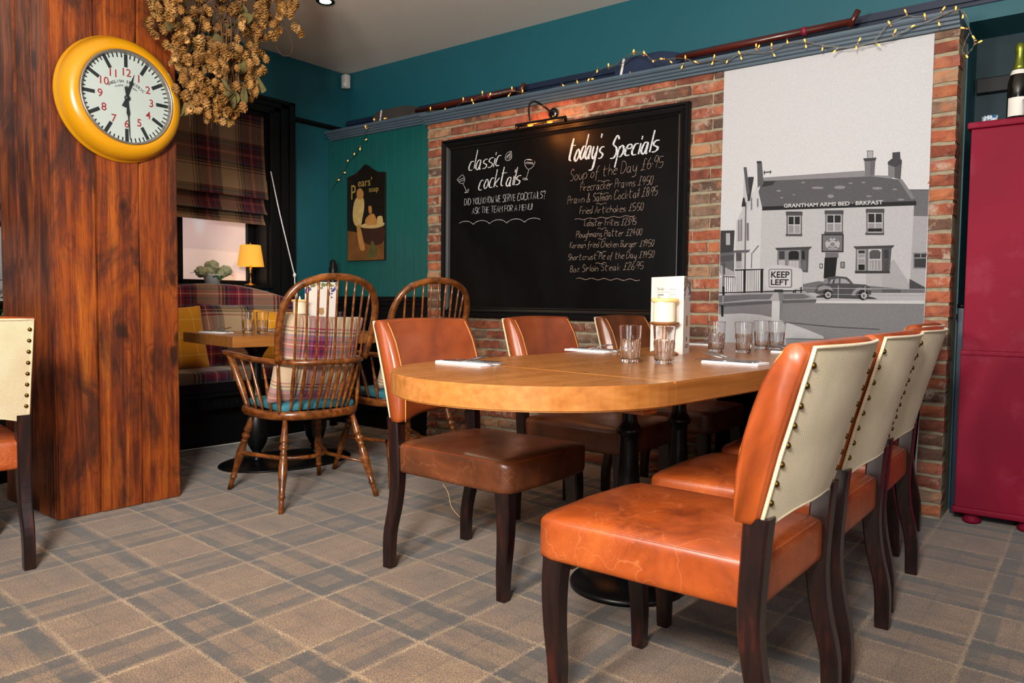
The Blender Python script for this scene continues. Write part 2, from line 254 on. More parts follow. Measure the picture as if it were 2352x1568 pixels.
# survey data: the mural's printed shapes, the chalk lettering and the fairy-light string, in survey units
MURAL='50,-1700,1031,-654,1041,-654,828,-1694,780;79,-1699,968,-1564,977,-1461,971,-1377,953,-1295,925,-1215,899,-1129,866,-1105,807,-1695,780;61,-1325,845,-655,857,-654,828,-1308,798;28,-1320,930,-1078,912,-1078,918,-1320,935;28,-1078,912,-860,907,-860,912,-1078,918;30,-1317,843,-1076,849,-1076,853,-1317,847;22,-1704,1438,-1618,1436,-1621,1312,-1700,1312;38,-1700,1312,-1616,1311,-1615,1201,-1697,1198;74,-1668,1422,-1644,1421,-1642,1356,-1666,1357;69,-1694,1245,-1603,1201,-1613,1184,-1694,1187;30,-1697,1297,-1620,1301,-1624,1269,-1696,1261;42,-753,1589,-657,1582,-654,1457,-729,1461;69,-730,1460,-654,1457,-647,1107,-733,1107;20,-754,1588,-657,1581,-657,1584,-755,1591;82,-1610,1480,-1579,1545,-1570,1778,-1542,1609,-1497,1664,-1464,1554,-1458,1091,-1610,1091;87,-1553,1535,-1504,1672,-1461,1570,-1458,1091,-1541,1091;80,-1469,1542,-727,1520,-732,1106,-1471,1090;20,-1550,1723,-1517,1720,-1536,1592,-1549,1591;73,-933,1192,-858,1192,-856,1107,-929,1106;69,-859,1190,-809,1257,-734,1137,-732,1106,-855,1106;34,-1577,1778,-1560,1777,-1539,1642,-1551,1610,-1560,1660;57,-1465,1712,-1255,1707,-957,1701,-949,1678,-823,1663,-829,1647,-1464,1687;36,-1473,1694,-920,1669,-799,1643,-718,1532,-1467,1548,-1490,1638;20,-1464,1692,-1398,1688,-1414,1668,-1472,1661;57,-1148,1631,-1157,1627,-1179,1627,-1202,1631,-1212,1636,-1203,1640,-1180,1640,-1157,1636;57,-1042,1625,-1050,1619,-1070,1618,-1090,1622,-1099,1629,-1091,1635,-1071,1636,-1051,1632;57,-869,1606,-876,1602,-894,1601,-912,1605,-919,1610,-912,1614,-894,1615,-876,1611;57,-1368,1633,-1371,1630,-1380,1629,-1390,1631,-1394,1635,-1390,1638,-1381,1639,-1371,1636;57,-1097,1584,-1102,1578,-1114,1576,-1125,1580,-1130,1587,-1126,1593,-1114,1595,-1102,1591;57,-769,1543,-774,1541,-785,1540,-797,1542,-801,1546,-797,1549,-785,1549,-774,1547;57,-1354,1595,-1356,1593,-1363,1592,-1370,1594,-1373,1597,-1370,1599,-1363,1600,-1356,1598;57,-948,1641,-951,1639,-958,1638,-965,1640,-968,1643,-966,1645,-959,1646,-951,1644;57,-1243,1666,-1246,1664,-1254,1663,-1262,1665,-1265,1668,-1262,1671,-1254,1671,-1246,1670;57,-803,1595,-806,1593,-814,1593,-822,1594,-825,1597,-822,1600,-814,1600,-806,1598;57,-1292,1607,-1294,1605,-1299,1604,-1305,1605,-1307,1608,-1305,1610,-1300,1611,-1294,1609;57,-1009,1643,-1012,1640,-1020,1640,-1027,1641,-1030,1644,-1027,1647,-1020,1647,-1013,1646;57,-917,1571,-921,1568,-931,1567,-941,1569,-945,1573,-941,1576,-931,1576,-921,1574;51,-801,1643,-784,1643,-724,1547,-739,1541;13,-1467,1556,-718,1533,-717,1512,-1467,1535;36,-1502,1796,-1476,1797,-1462,1681,-1495,1659;20,-1504,1804,-1478,1801,-1477,1789,-1504,1792;25,-1465,1735,-1422,1736,-1423,1742,-1466,1742;25,-1430,1746,-1430,1728,-1425,1728,-1425,1746;25,-1464,1749,-1463,1726,-1458,1726,-1459,1749;48,-958,1748,-907,1747,-910,1672,-952,1672;26,-964,1762,-902,1760,-906,1744,-958,1747;40,-930,1745,-907,1747,-909,1672,-928,1673;71,-946,1795,-920,1792,-919,1759,-945,1762;40,-947,1795,-946,1762,-943,1762,-944,1795;40,-922,1792,-920,1759,-918,1759,-919,1792;40,-948,1795,-917,1792,-917,1795,-949,1799;50,-849,1733,-787,1732,-790,1641,-846,1662;34,-819,1732,-787,1732,-790,1641,-817,1651;25,-850,1721,-818,1704,-787,1716,-788,1738,-833,1746,-850,1733;26,-831,1776,-797,1776,-793,1734,-830,1741;28,-1339,1522,-1253,1516,-1252,1495,-1338,1501;35,-1335,1505,-1255,1500,-1252,1390,-1332,1394;30,-1337,1403,-1251,1400,-1250,1387,-1336,1391;85,-1328,1498,-1261,1494,-1259,1400,-1325,1403;14,-1324,1494,-1297,1492,-1296,1451,-1323,1453;14,-1292,1492,-1265,1491,-1264,1450,-1291,1451;59,-1323,1448,-1296,1447,-1294,1405,-1322,1406;63,-1291,1446,-1264,1445,-1263,1403,-1290,1405;28,-1141,1515,-1049,1510,-1048,1489,-1140,1495;35,-1137,1500,-1051,1494,-1048,1392,-1134,1396;30,-1139,1406,-1047,1401,-1047,1389,-1139,1393;85,-1131,1493,-1057,1488,-1054,1402,-1129,1405;14,-1127,1489,-1096,1487,-1095,1449,-1126,1451;14,-1092,1487,-1061,1485,-1060,1448,-1090,1449;59,-1126,1446,-1095,1445,-1094,1407,-1125,1408;63,-1090,1445,-1059,1443,-1058,1405,-1089,1406;28,-943,1510,-858,1505,-857,1485,-943,1491;35,-940,1495,-860,1490,-856,1379,-936,1382;30,-941,1392,-855,1388,-855,1376,-941,1380;85,-934,1489,-865,1484,-862,1388,-931,1391;14,-931,1485,-902,1483,-900,1440,-929,1442;14,-897,1483,-869,1481,-867,1439,-896,1440;59,-929,1437,-900,1436,-899,1393,-928,1394;63,-896,1436,-867,1434,-866,1391,-894,1393;12,-930,1412,-864,1409,-864,1393,-930,1396;15,-1152,1394,-1044,1389,-1042,1297,-1150,1301;44,-1146,1387,-1050,1383,-1048,1304,-1144,1307;77,-1077,1340,-1079,1332,-1084,1326,-1092,1323,-1100,1323,-1108,1327,-1114,1334,-1116,1342,-1114,1350,-1109,1356,-1101,1360,-1093,1359,-1085,1355,-1079,1349;50,-1084,1338,-1085,1333,-1088,1329,-1093,1327,-1099,1327,-1104,1330,-1108,1334,-1109,1339,-1108,1344,-1105,1348,-1100,1350,-1094,1350,-1089,1348,-1085,1343;77,-1113,1362,-1107,1373,-1097,1365,-1088,1372,-1081,1361;74,-1128,1324,-1133,1348,-1123,1361,-1114,1347,-1116,1324;74,-1064,1322,-1061,1345,-1071,1359,-1079,1346,-1076,1322;69,-1122,1320,-1068,1318,-1075,1312,-1114,1314;24,-1391,1331,-1197,1331,-1214,1314,-1378,1316;24,-996,1325,-805,1324,-819,1308,-984,1311;50,-1378,1317,-1216,1317,-1215,1197,-1377,1218;30,-1256,1317,-1214,1317,-1215,1197,-1248,1201;22,-1370,1312,-1339,1313,-1338,1269,-1368,1270;74,-1370,1265,-1336,1264,-1335,1226,-1369,1226;10,-1318,1302,-1307,1312,-1275,1311,-1264,1301,-1264,1265,-1317,1266;71,-1318,1260,-1262,1259,-1261,1216,-1317,1217;08,-1248,1310,-1236,1310,-1234,1266,-1247,1267;40,-1247,1260,-1225,1260,-1223,1208,-1245,1208;44,-983,1311,-821,1310,-824,1188,-982,1192;30,-862,1310,-819,1310,-824,1188,-857,1190;20,-984,1202,-823,1199,-822,1187,-983,1189;77,-976,1307,-938,1306,-935,1202,-972,1203;16,-971,1304,-941,1303,-940,1288,-971,1289;59,-971,1286,-940,1285,-940,1267,-970,1267;59,-970,1261,-940,1260,-939,1236,-969,1237;08,-969,1234,-939,1233,-938,1204,-968,1204;79,-924,1309,-864,1307,-860,1201,-921,1202;30,-919,1293,-908,1304,-879,1303,-867,1292,-868,1259,-918,1260;59,-918,1254,-866,1253,-864,1204,-916,1205;79,-911,1252,-910,1205,-906,1205,-908,1252;79,-897,1252,-896,1205,-892,1205,-894,1252;79,-883,1251,-881,1204,-878,1204,-880,1251;84,-1307,1259,-1306,1219,-1302,1219,-1303,1259;84,-1291,1259,-1290,1218,-1286,1218,-1287,1259;84,-1275,1259,-1274,1218,-1270,1218,-1271,1258;20,-854,1303,-832,1303,-830,1259,-852,1260;26,-852,1252,-831,1252,-830,1201,-850,1202;42,-1130,1298,-1066,1296,-1065,1270,-1130,1272;08,-1133,1272,-1071,1272,-1078,1169,-1135,1164;30,-1158,1242,-1141,1242,-1140,1217,-1157,1217;79,-1154,1237,-1145,1237,-1144,1221,-1153,1222;25,-1055,1249,-1034,1249,-1033,1216,-1054,1217;54,-1051,1245,-1038,1244,-1037,1221,-1050,1221;54,-723,1286,-658,1284,-655,1208,-720,1209;18,-717,1280,-692,1279,-691,1262,-717,1262;18,-687,1279,-662,1278,-661,1261,-686,1261;20,-716,1256,-661,1255,-660,1212,-715,1214;25,-734,1159,-698,1137,-658,1118,-657,1107,-733,1107;50,-1599,1492,-1591,1491,-1587,1374,-1596,1374;50,-1586,1495,-1576,1495,-1573,1376,-1583,1376;45,-1550,1472,-1538,1472,-1535,1376,-1547,1376;50,-1531,1608,-1523,1608,-1521,1541,-1529,1542;40,-1495,1602,-1489,1601,-1487,1556,-1494,1556;35,-1627,1324,-1525,1325,-1538,1311,-1621,1312;30,-1606,1311,-1574,1310,-1573,1265,-1604,1265;69,-1604,1264,-1573,1263,-1572,1226,-1603,1227;40,-1561,1586,-1556,1216,-1549,1215,-1554,1585;15,-1581,1564,-1557,1563,-1565,1611,-1574,1611;30,-1511,1307,-1478,1346,-1482,1348,-1514,1310;30,-1518,1309,-1519,1225,-1515,1225,-1514,1308;42,-1238,1136,-1161,1151,-733,1107,-658,1107,-658,1091,-1237,1090;32,-856,1111,-770,1111,-770,1091,-855,1091;73,-1245,1090,-657,1091,-655,1054,-1243,1045;85,-1173,1049,-655,1054,-655,1038,-1173,1036;63,-1699,1078,-1515,1093,-1237,1104,-1182,1072,-1166,1050,-1173,1037,-1396,1035,-1697,1013;40,-1699,1072,-1515,1081,-1237,1085,-1195,1068,-1236,1058,-1514,1053,-1698,1034;34,-1697,1029,-1480,1045,-1167,1057,-1170,1039,-1396,1034,-1697,1012;85,-1603,1214,-1451,1214,-1451,1100,-1606,1094;10,-1682,1179,-1608,1175,-1608,1180,-1682,1183;08,-1609,1212,-1441,1214,-1441,1220,-1609,1219;10,-1699,1086,-1237,1100,-1237,1106,-1699,1092;08,-1296,1215,-1241,1203,-1240,1208,-1296,1219;24,-1695,1177,-1694,1093,-1691,1093,-1693,1177;24,-1683,1177,-1682,1093,-1679,1093,-1680,1177;24,-1670,1177,-1669,1093,-1666,1093,-1668,1176;24,-1658,1176,-1657,1093,-1654,1093,-1655,1176;24,-1646,1176,-1644,1093,-1642,1093,-1643,1176;24,-1633,1176,-1632,1093,-1629,1093,-1631,1176;24,-1621,1176,-1620,1093,-1617,1093,-1618,1176;24,-1609,1176,-1607,1093,-1605,1093,-1606,1176;24,-1597,1214,-1595,1093,-1592,1093,-1595,1214;24,-1585,1214,-1583,1093,-1580,1093,-1583,1214;24,-1573,1213,-1571,1093,-1568,1093,-1570,1213;24,-1561,1213,-1558,1093,-1556,1093,-1558,1213;24,-1549,1213,-1546,1093,-1544,1093,-1546,1213;24,-1537,1213,-1534,1093,-1532,1093,-1534,1213;24,-1525,1213,-1522,1093,-1520,1093,-1522,1213;24,-1513,1212,-1510,1093,-1508,1093,-1510,1212;24,-1501,1212,-1499,1093,-1496,1093,-1498,1212;24,-1489,1212,-1487,1093,-1484,1093,-1487,1212;24,-1477,1212,-1475,1093,-1472,1093,-1475,1212;24,-1466,1212,-1463,1093,-1461,1093,-1463,1212;24,-1454,1211,-1451,1093,-1449,1093,-1451,1211;08,-1560,1219,-1558,1089,-1547,1089,-1549,1219;08,-1463,1217,-1461,1090,-1450,1090,-1452,1217;08,-1282,1214,-1280,1090,-1273,1090,-1275,1214;08,-1252,1214,-1250,1090,-1243,1090,-1245,1214;08,-1291,1215,-1289,1090,-1282,1090,-1284,1214;10,-1680,1255,-1668,1255,-1666,1194,-1678,1194;40,-1676,1255,-1677,1091,-1671,1091,-1670,1255;06,-1678,1125,-1666,1125,-1665,1074,-1677,1074;59,-1675,1074,-1679,1023,-1672,1022,-1668,1073;05,-1683,1022,-1670,1022,-1669,957,-1681,957;83,-1447,1224,-1402,1236,-1377,1240,-1320,1234,-1248,1216,-1240,1200,-1239,1124,-1285,1104,-1415,1104,-1442,1133;45,-1415,1219,-1302,1217,-1296,1211,-1293,1124,-1299,1117,-1412,1118,-1418,1124,-1421,1213;85,-1411,1214,-1305,1212,-1302,1208,-1300,1127,-1304,1122,-1409,1123,-1414,1128,-1416,1210;16,-1388,1108,-1341,1108,-1340,1090,-1388,1090;69,-1411,1053,-1388,1093,-1344,1093,-1330,1054,-1347,1046,-1396,1045;46,-1365,1093,-1344,1093,-1330,1054,-1347,1046,-1360,1047;85,-1398,1045,-1355,1046,-1356,922,-1398,921;50,-1357,1046,-1342,1046,-1349,993,-1356,993;20,-1174,1066,-1008,1062,-872,1059,-893,1068,-936,1077,-1159,1076;27,-1178,1092,-1172,1114,-1160,1130,-1136,1136,-1129,1159,-1111,1172,-1071,1176,-1023,1171,-1007,1158,-989,1136,-931,1132,-911,1121,-903,1101,-904,1083,-929,1067,-1113,1067,-1143,1076;51,-1136,1136,-1126,1161,-1114,1167,-1109,1139;59,-1106,1139,-1097,1159,-1059,1164,-1058,1139;65,-1051,1164,-1026,1160,-1002,1138,-1051,1139;20,-1085,1159,-1077,1161,-1081,1139,-1091,1139;54,-1163,1100,-1156,1122,-1130,1130,-1099,1122,-1084,1100,-1099,1104,-1122,1111,-1144,1103;57,-997,1080,-985,1104,-966,1117,-938,1115,-923,1104,-952,1107,-972,1095,-980,1075;10,-1088,1082,-1090,1071,-1096,1063,-1106,1058,-1116,1058,-1126,1062,-1133,1071,-1136,1082,-1134,1093,-1127,1102,-1118,1107,-1107,1107,-1097,1102,-1090,1093;74,-1094,1081,-1095,1074,-1099,1068,-1105,1065,-1112,1065,-1118,1068,-1122,1074,-1124,1081,-1122,1088,-1118,1093,-1112,1096,-1106,1096,-1100,1093,-1095,1088;35,-1100,1081,-1101,1077,-1103,1074,-1107,1072,-1110,1072,-1114,1074,-1116,1077,-1117,1081,-1116,1084,-1114,1087,-1111,1089,-1107,1089,-1104,1088,-1101,1085;10,-916,1080,-918,1069,-924,1059,-934,1054,-945,1054,-955,1059,-962,1068,-965,1080,-963,1091,-956,1100,-946,1105,-936,1105,-926,1100,-919,1091;74,-922,1077,-923,1070,-927,1065,-933,1062,-939,1062,-945,1065,-949,1070,-951,1077,-950,1083,-946,1089,-940,1092,-934,1092,-928,1089,-924,1083;35,-929,1077,-929,1073,-931,1070,-934,1068,-938,1068,-941,1070,-943,1073,-944,1077,-944,1080,-942,1083,-938,1085,-935,1085,-932,1083,-929,1080;59,-923,1107,-902,1104,-902,1108,-923,1111;69,-1238,1114,-657,1107,-657,1110,-1238,1117;74,-1062,1129,-1061,1051,-1058,1051,-1059,1129;74,-934,1124,-933,1049,-930,1049,-931,1124;69,-1167,1083,-656,1078,-656,1080,-1167,1085'
MTEXT=[('GRANTHAM ARMS BED · BRKFAST', [-1.35, 1.543, -0.865, 1.528, 0.019]), ('KEEP', [-1.407, 1.172, -1.309, 1.171, 0.033]), ('LEFT', [-1.407, 1.133, -1.313, 1.132, 0.03])]
CHALK=[('classic', [-3.559, 1.949], [-3.279, 1.954], 0.121, 0.0028, 1.6, 0.15), ('cocktails', [-3.467, 1.806], [-3.105, 1.815], 0.116, 0.0028, 1.6, 0.15), ('DID YOU KNOW WE SERVE COCKTAILS?', [-3.596, 1.705], [-2.896, 1.707], 0.045, 0.0022, 0.3, 0.08), ('ASK THE TEAM FOR A MENU!', [-3.523, 1.641], [-2.999, 1.637], 0.041, 0.0022, 0.3, 0.08), ("today's", [-2.724, 1.926], [-2.467, 1.924], 0.137, 0.0036, 1.9, 0.15), ('Specials', [-2.411, 1.914], [-2.092, 1.924], 0.122, 0.0036, 1.9, 0.15), ('Soup of the Day £6·95', [-2.704, 1.799], [-2.058, 1.825], 0.066, 0.0019, 0, 0.15), ('Firecracker Prawns £9·50', [-2.625, 1.729], [-2.121, 1.73], 0.05, 0.0018, 0, 0.15), ('Prawn & Salmon Cocktail £8·95', [-2.72, 1.655], [-2.09, 1.662], 0.051, 0.0018, 0, 0.15), ('Fried Artichokes £5·50', [-2.627, 1.586], [-2.18, 1.581], 0.043, 0.0018, 0, 0.15), ('Lobster Frites £23·95', [-2.591, 1.509], [-2.226, 1.497], 0.04, 0.0017, 0, 0.15), ('Ploughmans Platter £24·00', [-2.651, 1.438], [-2.186, 1.434], 0.041, 0.0017, 0, 0.15), ('Korean fried Chicken Burger £19·50', [-2.697, 1.374], [-2.105, 1.365], 0.038, 0.0017, 0, 0.15), ('Shortcrust Pie of the Day £19·50', [-2.71, 1.296], [-2.102, 1.299], 0.039, 0.0017, 0, 0.15), ('8oz Sirloin Steak £26·95', [-2.694, 1.22], [-2.173, 1.231], 0.042, 0.0017, 0, 0.15)]
WAVES=[([-2.661, 1.553], [-2.232, 1.551], 5, 0.004, 0.002), ([-2.643, 1.178], [-2.191, 1.166], 5, 0.005, 0.002), ([-2.497, 1.779], [-2.412, 1.774], 1.5, 0.004, 0.0017), ([-2.501, 1.703], [-2.418, 1.699], 1.5, 0.004, 0.0017), ([-2.506, 1.64], [-2.433, 1.638], 1.5, 0.004, 0.0017), ([-2.492, 1.486], [-2.43, 1.486], 1.5, 0.004, 0.0017), ([-2.49, 1.421], [-2.429, 1.421], 1.5, 0.004, 0.0017), ([-2.495, 1.341], [-2.428, 1.341], 1.5, 0.004, 0.0017), ([-2.502, 1.271], [-2.428, 1.273], 1.5, 0.004, 0.0017), ([-3.624, 1.582], [-2.95, 1.568], 4.5, -0.011, 0.0022)]
DOOD=[[[-3.058, 1.97], [-2.984, 1.954], [-2.996, 1.92], [-3.031, 1.904], [-3.057, 1.926], [-3.065, 1.963], [-3.032, 1.97], [-2.984, 1.954]], [[-3.031, 1.904], [-3.041, 1.869], [-3.054, 1.845]], [[-3.077, 1.852], [-3.054, 1.845], [-3.038, 1.838], [-3.074, 1.839], [-3.079, 1.848]], [[-3.06, 1.947], [-2.991, 1.935]], [[-3.053, 1.953], [-2.996, 1.944]], [[-3.612, 1.922], [-3.593, 1.893], [-3.602, 1.864], [-3.634, 1.864], [-3.661, 1.888], [-3.664, 1.893], [-3.627, 1.917], [-3.612, 1.922]], [[-3.61, 1.862], [-3.587, 1.822], [-3.575, 1.801]], [[-3.592, 1.792], [-3.555, 1.817], [-3.563, 1.796], [-3.586, 1.793]], [[-3.658, 1.886], [-3.599, 1.899]], [[-3.649, 1.875], [-3.596, 1.885]], [[-3.179, 2.039], [-3.216, 2.03], [-3.231, 1.996], [-3.208, 1.978], [-3.175, 1.995], [-3.179, 2.039]], [[-3.181, 2.035], [-3.219, 1.991]], [[-3.186, 2.022], [-3.199, 1.985]], [[-3.196, 2.023], [-3.226, 2.0]], [[-3.18, 2.016], [-3.186, 1.991]]]
FW1=[(-2.395, 4.03, 2.425), (-2.312, 4.03, 2.457), (-2.23, 4.03, 2.493), (-2.149, 4.03, 2.473), (-2.097, 4.03, 2.426), (-2.002, 4.03, 2.416), (-1.894, 4.03, 2.399), (-1.82, 4.03, 2.361), (-1.727, 4.03, 2.359), (-1.647, 4.03, 2.345), (-1.579, 4.03, 2.367), (-1.492, 4.03, 2.355), (-1.408, 4.03, 2.35), (-1.327, 4.03, 2.372), (-1.238, 4.03, 2.362), (-1.151, 4.03, 2.331), (-1.075, 4.03, 2.305), (-0.993, 4.03, 2.294), (-0.913, 4.03, 2.301), (-0.835, 4.03, 2.305), (-0.761, 4.03, 2.333), (-0.644, 4.03, 2.357), (-0.571, 4.03, 2.376), (-0.54, 4.03, 2.362), (-0.52, 4.03, 2.322), (-0.514, 4.03, 2.278), (-0.498, 4.03, 2.238), (-0.491, 4.03, 2.207), (-0.508, 4.03, 2.178), (-0.523, 4.03, 2.165), (-0.537, 4.03, 2.185), (-0.527, 4.03, 2.226), (-0.513, 4.03, 2.258)]
FW2=[(-0.913, 4.03, 2.304), (-0.879, 4.03, 2.341), (-0.845, 4.03, 2.375), (-0.808, 4.03, 2.385), (-0.77, 4.03, 2.392), (-0.733, 4.03, 2.38), (-0.696, 4.03, 2.377)]
FB1=[(-2.219, 4.025, 2.5), (-2.15, 4.025, 2.477), (-2.092, 4.025, 2.418), (-2.041, 4.025, 2.424), (-1.978, 4.025, 2.394), (-1.912, 4.025, 2.353), (-1.892, 4.025, 2.407), (-1.831, 4.025, 2.369), (-1.732, 4.025, 2.342), (-1.721, 4.025, 2.38), (-1.649, 4.025, 2.336), (-1.582, 4.025, 2.374), (-1.569, 4.025, 2.34), (-1.49, 4.025, 2.394), (-1.475, 4.025, 2.385), (-1.408, 4.025, 2.381), (-1.392, 4.025, 2.323), (-1.326, 4.025, 2.378), (-1.239, 4.025, 2.37), (-1.232, 4.025, 2.337), (-1.151, 4.025, 2.309), (-1.094, 4.025, 2.286), (-0.976, 4.025, 2.323), (-0.991, 4.025, 2.284), (-0.888, 4.025, 2.279), (-0.848, 4.025, 2.377), (-0.819, 4.025, 2.331), (-0.779, 4.025, 2.415), (-0.744, 4.025, 2.338), (-0.696, 4.025, 2.378), (-0.635, 4.025, 2.324), (-0.618, 4.025, 2.392), (-0.57, 4.025, 2.383), (-0.541, 4.025, 2.337), (-0.541, 4.025, 2.288), (-0.496, 4.025, 2.238), (-0.468, 4.025, 2.213), (-0.518, 4.025, 2.156)]
FW3=[(-3.972, 4.1, 2.411), (-3.928, 4.1, 2.41), (-3.783, 4.1, 2.399), (-3.674, 4.1, 2.404), (-3.611, 4.1, 2.43), (-3.526, 4.1, 2.422), (-3.435, 4.1, 2.448), (-3.364, 4.1, 2.447), (-3.281, 4.1, 2.439), (-3.176, 4.1, 2.437), (-3.088, 4.1, 2.414), (-2.979, 4.1, 2.397), (-2.763, 4.1, 2.404), (-2.657, 4.1, 2.409), (-2.574, 4.1, 2.411), (-2.513, 4.1, 2.449), (-2.433, 4.1, 2.466), (-2.336, 4.1, 2.468), (-2.26, 4.1, 2.509), (-2.191, 4.1, 2.488)]
FB3=[(-3.924, 4.095, 2.431), (-3.778, 4.095, 2.402), (-3.606, 4.095, 2.45), (-3.525, 4.095, 2.429), (-3.511, 4.095, 2.405), (-3.431, 4.095, 2.468), (-3.36, 4.095, 2.445), (-3.2, 4.095, 2.409), (-3.173, 4.095, 2.456), (-3.084, 4.095, 2.424), (-2.76, 4.095, 2.405), (-2.654, 4.095, 2.41), (-2.571, 4.095, 2.41), (-2.542, 4.095, 2.41), (-2.51, 4.095, 2.451), (-2.43, 4.095, 2.476), (-2.265, 4.095, 2.39), (-2.258, 4.095, 2.527), (-2.19, 4.095, 2.506)]
FW4=[(-4.399, 4.12, 2.431), (-4.488, 4.12, 2.443), (-4.554, 4.12, 2.433), (-4.638, 4.12, 2.368), (-4.706, 4.12, 2.28), (-4.783, 4.12, 2.201), (-4.866, 4.12, 2.149), (-4.942, 4.12, 2.063), (-5.015, 4.12, 2.006), (-5.107, 4.12, 1.924)]
FB4=[(-4.549, 4.115, 2.438), (-4.429, 4.115, 2.429), (-4.649, 4.115, 2.396), (-4.64, 4.115, 2.294), (-4.712, 4.115, 2.226), (-4.781, 4.115, 2.195), (-4.86, 4.115, 2.151), (-4.895, 4.115, 2.059), (-4.971, 4.115, 2.007)]

# ------------------------------------------------------------------ materials
def mat_wood_table():
    s = NT('oak_table', 0.3); v = s.map(scale=(14, 0.7, 14))
    g = s.noise(3.0, 6, v, 0.6, 0.15); big = s.noise(1.3, 2)
    c = s.ramp(g, [(0.3, '#8c5525'), (0.5, '#9f6530'), (0.65, '#aa7039'), (0.8, '#b67f4a')])
    s.base(s.mix(s.math('MULTIPLY', big, 0.25), c, '#8d5522'))
    s.rough(s.ramp(s.noise(18, 3), [(0.3, 0.26), (0.7, 0.36)]))
    s.b.inputs['Coat Weight'].default_value = 0.25; s.b.inputs['Coat Roughness'].default_value = 0.22
    return s.m
def mat_pillar():
    s = NT('pillar_timber', 0.42); r = s.rnd()
    off = s.n('ShaderNodeCombineXYZ'); s.put(off.inputs[0], s.math('MULTIPLY', r, 13.0)); s.put(off.inputs[2], s.math('MULTIPLY', r, 7.0))
    add = s.n('ShaderNodeVectorMath'); s.put(add.inputs[0], s.obj()); s.put(add.inputs[1], off.outputs[0]); vv = add.outputs[0]
    g = s.noise(3.0, 7, s.map(vv, (8, 8, 0.5)), 0.62, 0.8)
    fine = s.noise(8.0, 4, s.map(vv, (30, 30, 1.2)), 0.6)
    blot = s.noise(3.1, 5, s.map(vv, (1.4, 1.4, 0.8)), 0.65, 0.6)
    c = s.ramp(g, [(0.25, '#2f1208'), (0.40, '#5f2710'), (0.52, '#853c12'), (0.66, '#a15319'), (0.82, '#b86d2c')])
    c = s.mix(s.ramp(blot, [(0.38, 0.8), (0.52, 0.0)]), c, '#2c120a')
    c = s.mix(s.math('MULTIPLY', s.ramp(blot, [(0.55, 0.0), (0.72, 1.0)]), 0.4), c, '#c0611c')
    k = s.voro(3.0, vec=s.map(s.mix(0.12, vv, s.noise(4, 3, vv, 0.6, 0, True)), (2.6, 2.6, 1.1)))                          # knots
    c = s.mix(s.ramp(k, [(0.10, 0.8), (0.21, 0.0)]), c, '#180a06')
    c = s.mix(s.ramp(s.math('ABSOLUTE', s.math('SUBTRACT', k, 0.28)), [(0.0, 0.55), (0.035, 0.0)]), c, '#571f0d')
    c = s.mix(s.math('MULTIPLY', s.ramp(fine, [(0.35, 1.0), (0.5, 0.0)]), 0.45), c, '#2c130b')
    s.base(c); s.rough(s.ramp(blot, [(0.35, 0.5), (0.7, 0.32)])); s.bump(s.mix(0.5, g, fine), 0.35, 0.004)
    return s.m
def mat_leather(name, dark, mid, light_, worn, rough=0.36):
    s = NT(name, rough); big = s.noise(3.6, 5, None, 0.65, 0.8); r = s.rnd()
    c = s.ramp(big, [(0.28, dark), (0.5, mid), (0.72, light_)])
    cr = s.voro(7.5, 'DISTANCE_TO_EDGE', s.map(s.mix(0.25, s.obj(), s.noise(3.4, 4, None, 0.6, 0, True)), (1, 1, 1), loc=(0.3, 0.1, 0.2)))
    cr2 = s.voro(16, 'DISTANCE_TO_EDGE', s.mix(0.3, s.obj(), s.noise(6, 3, None, 0.6, 0, True)))
    patch = s.ramp(s.noise(3.2, 2), [(0.45, 0.0), (0.62, 1.0)])
    l1 = s.math('MULTIPLY', s.ramp(cr, [(0.0, 1.0), (0.010, 0.0)]), 0.28)
    l3 = s.math('MULTIPLY', s.ramp(s.voro(27, 'DISTANCE_TO_EDGE', s.mix(0.35, s.obj(), s.noise(9, 3, None, 0.6, 0, True))), [(0.0, 1.0), (0.03, 0.0)]), s.ramp(s.noise(5, 2, s.map(loc=(2, 3, 1))), [(0.45, 0.0), (0.62, 0.30)]))
    l2 = s.math('MULTIPLY', s.math('MULTIPLY', s.ramp(cr2, [(0.0, 1.0), (0.035, 0.0)]), patch), 0.32)
    msk = s.ramp(s.sep()[2], [(0.49, 1.0), (0.53, 0.12)])
    c = s.mix(s.math('MULTIPLY', s.math('MAXIMUM', s.math('MAXIMUM', l1, l3), l2), msk), c, worn)
    s.base(c); s.rough(s.ramp(s.noise(9, 3), [(0.3, rough - 0.06), (0.7, rough + 0.12)]))
    s.bump(s.mix(0.5, s.noise(60, 3), cr), 0.12, 0.003)
    s.b.inputs['Coat Weight'].default_value = 0.3; s.b.inputs['Coat Roughness'].default_value = 0.34
    return s.m
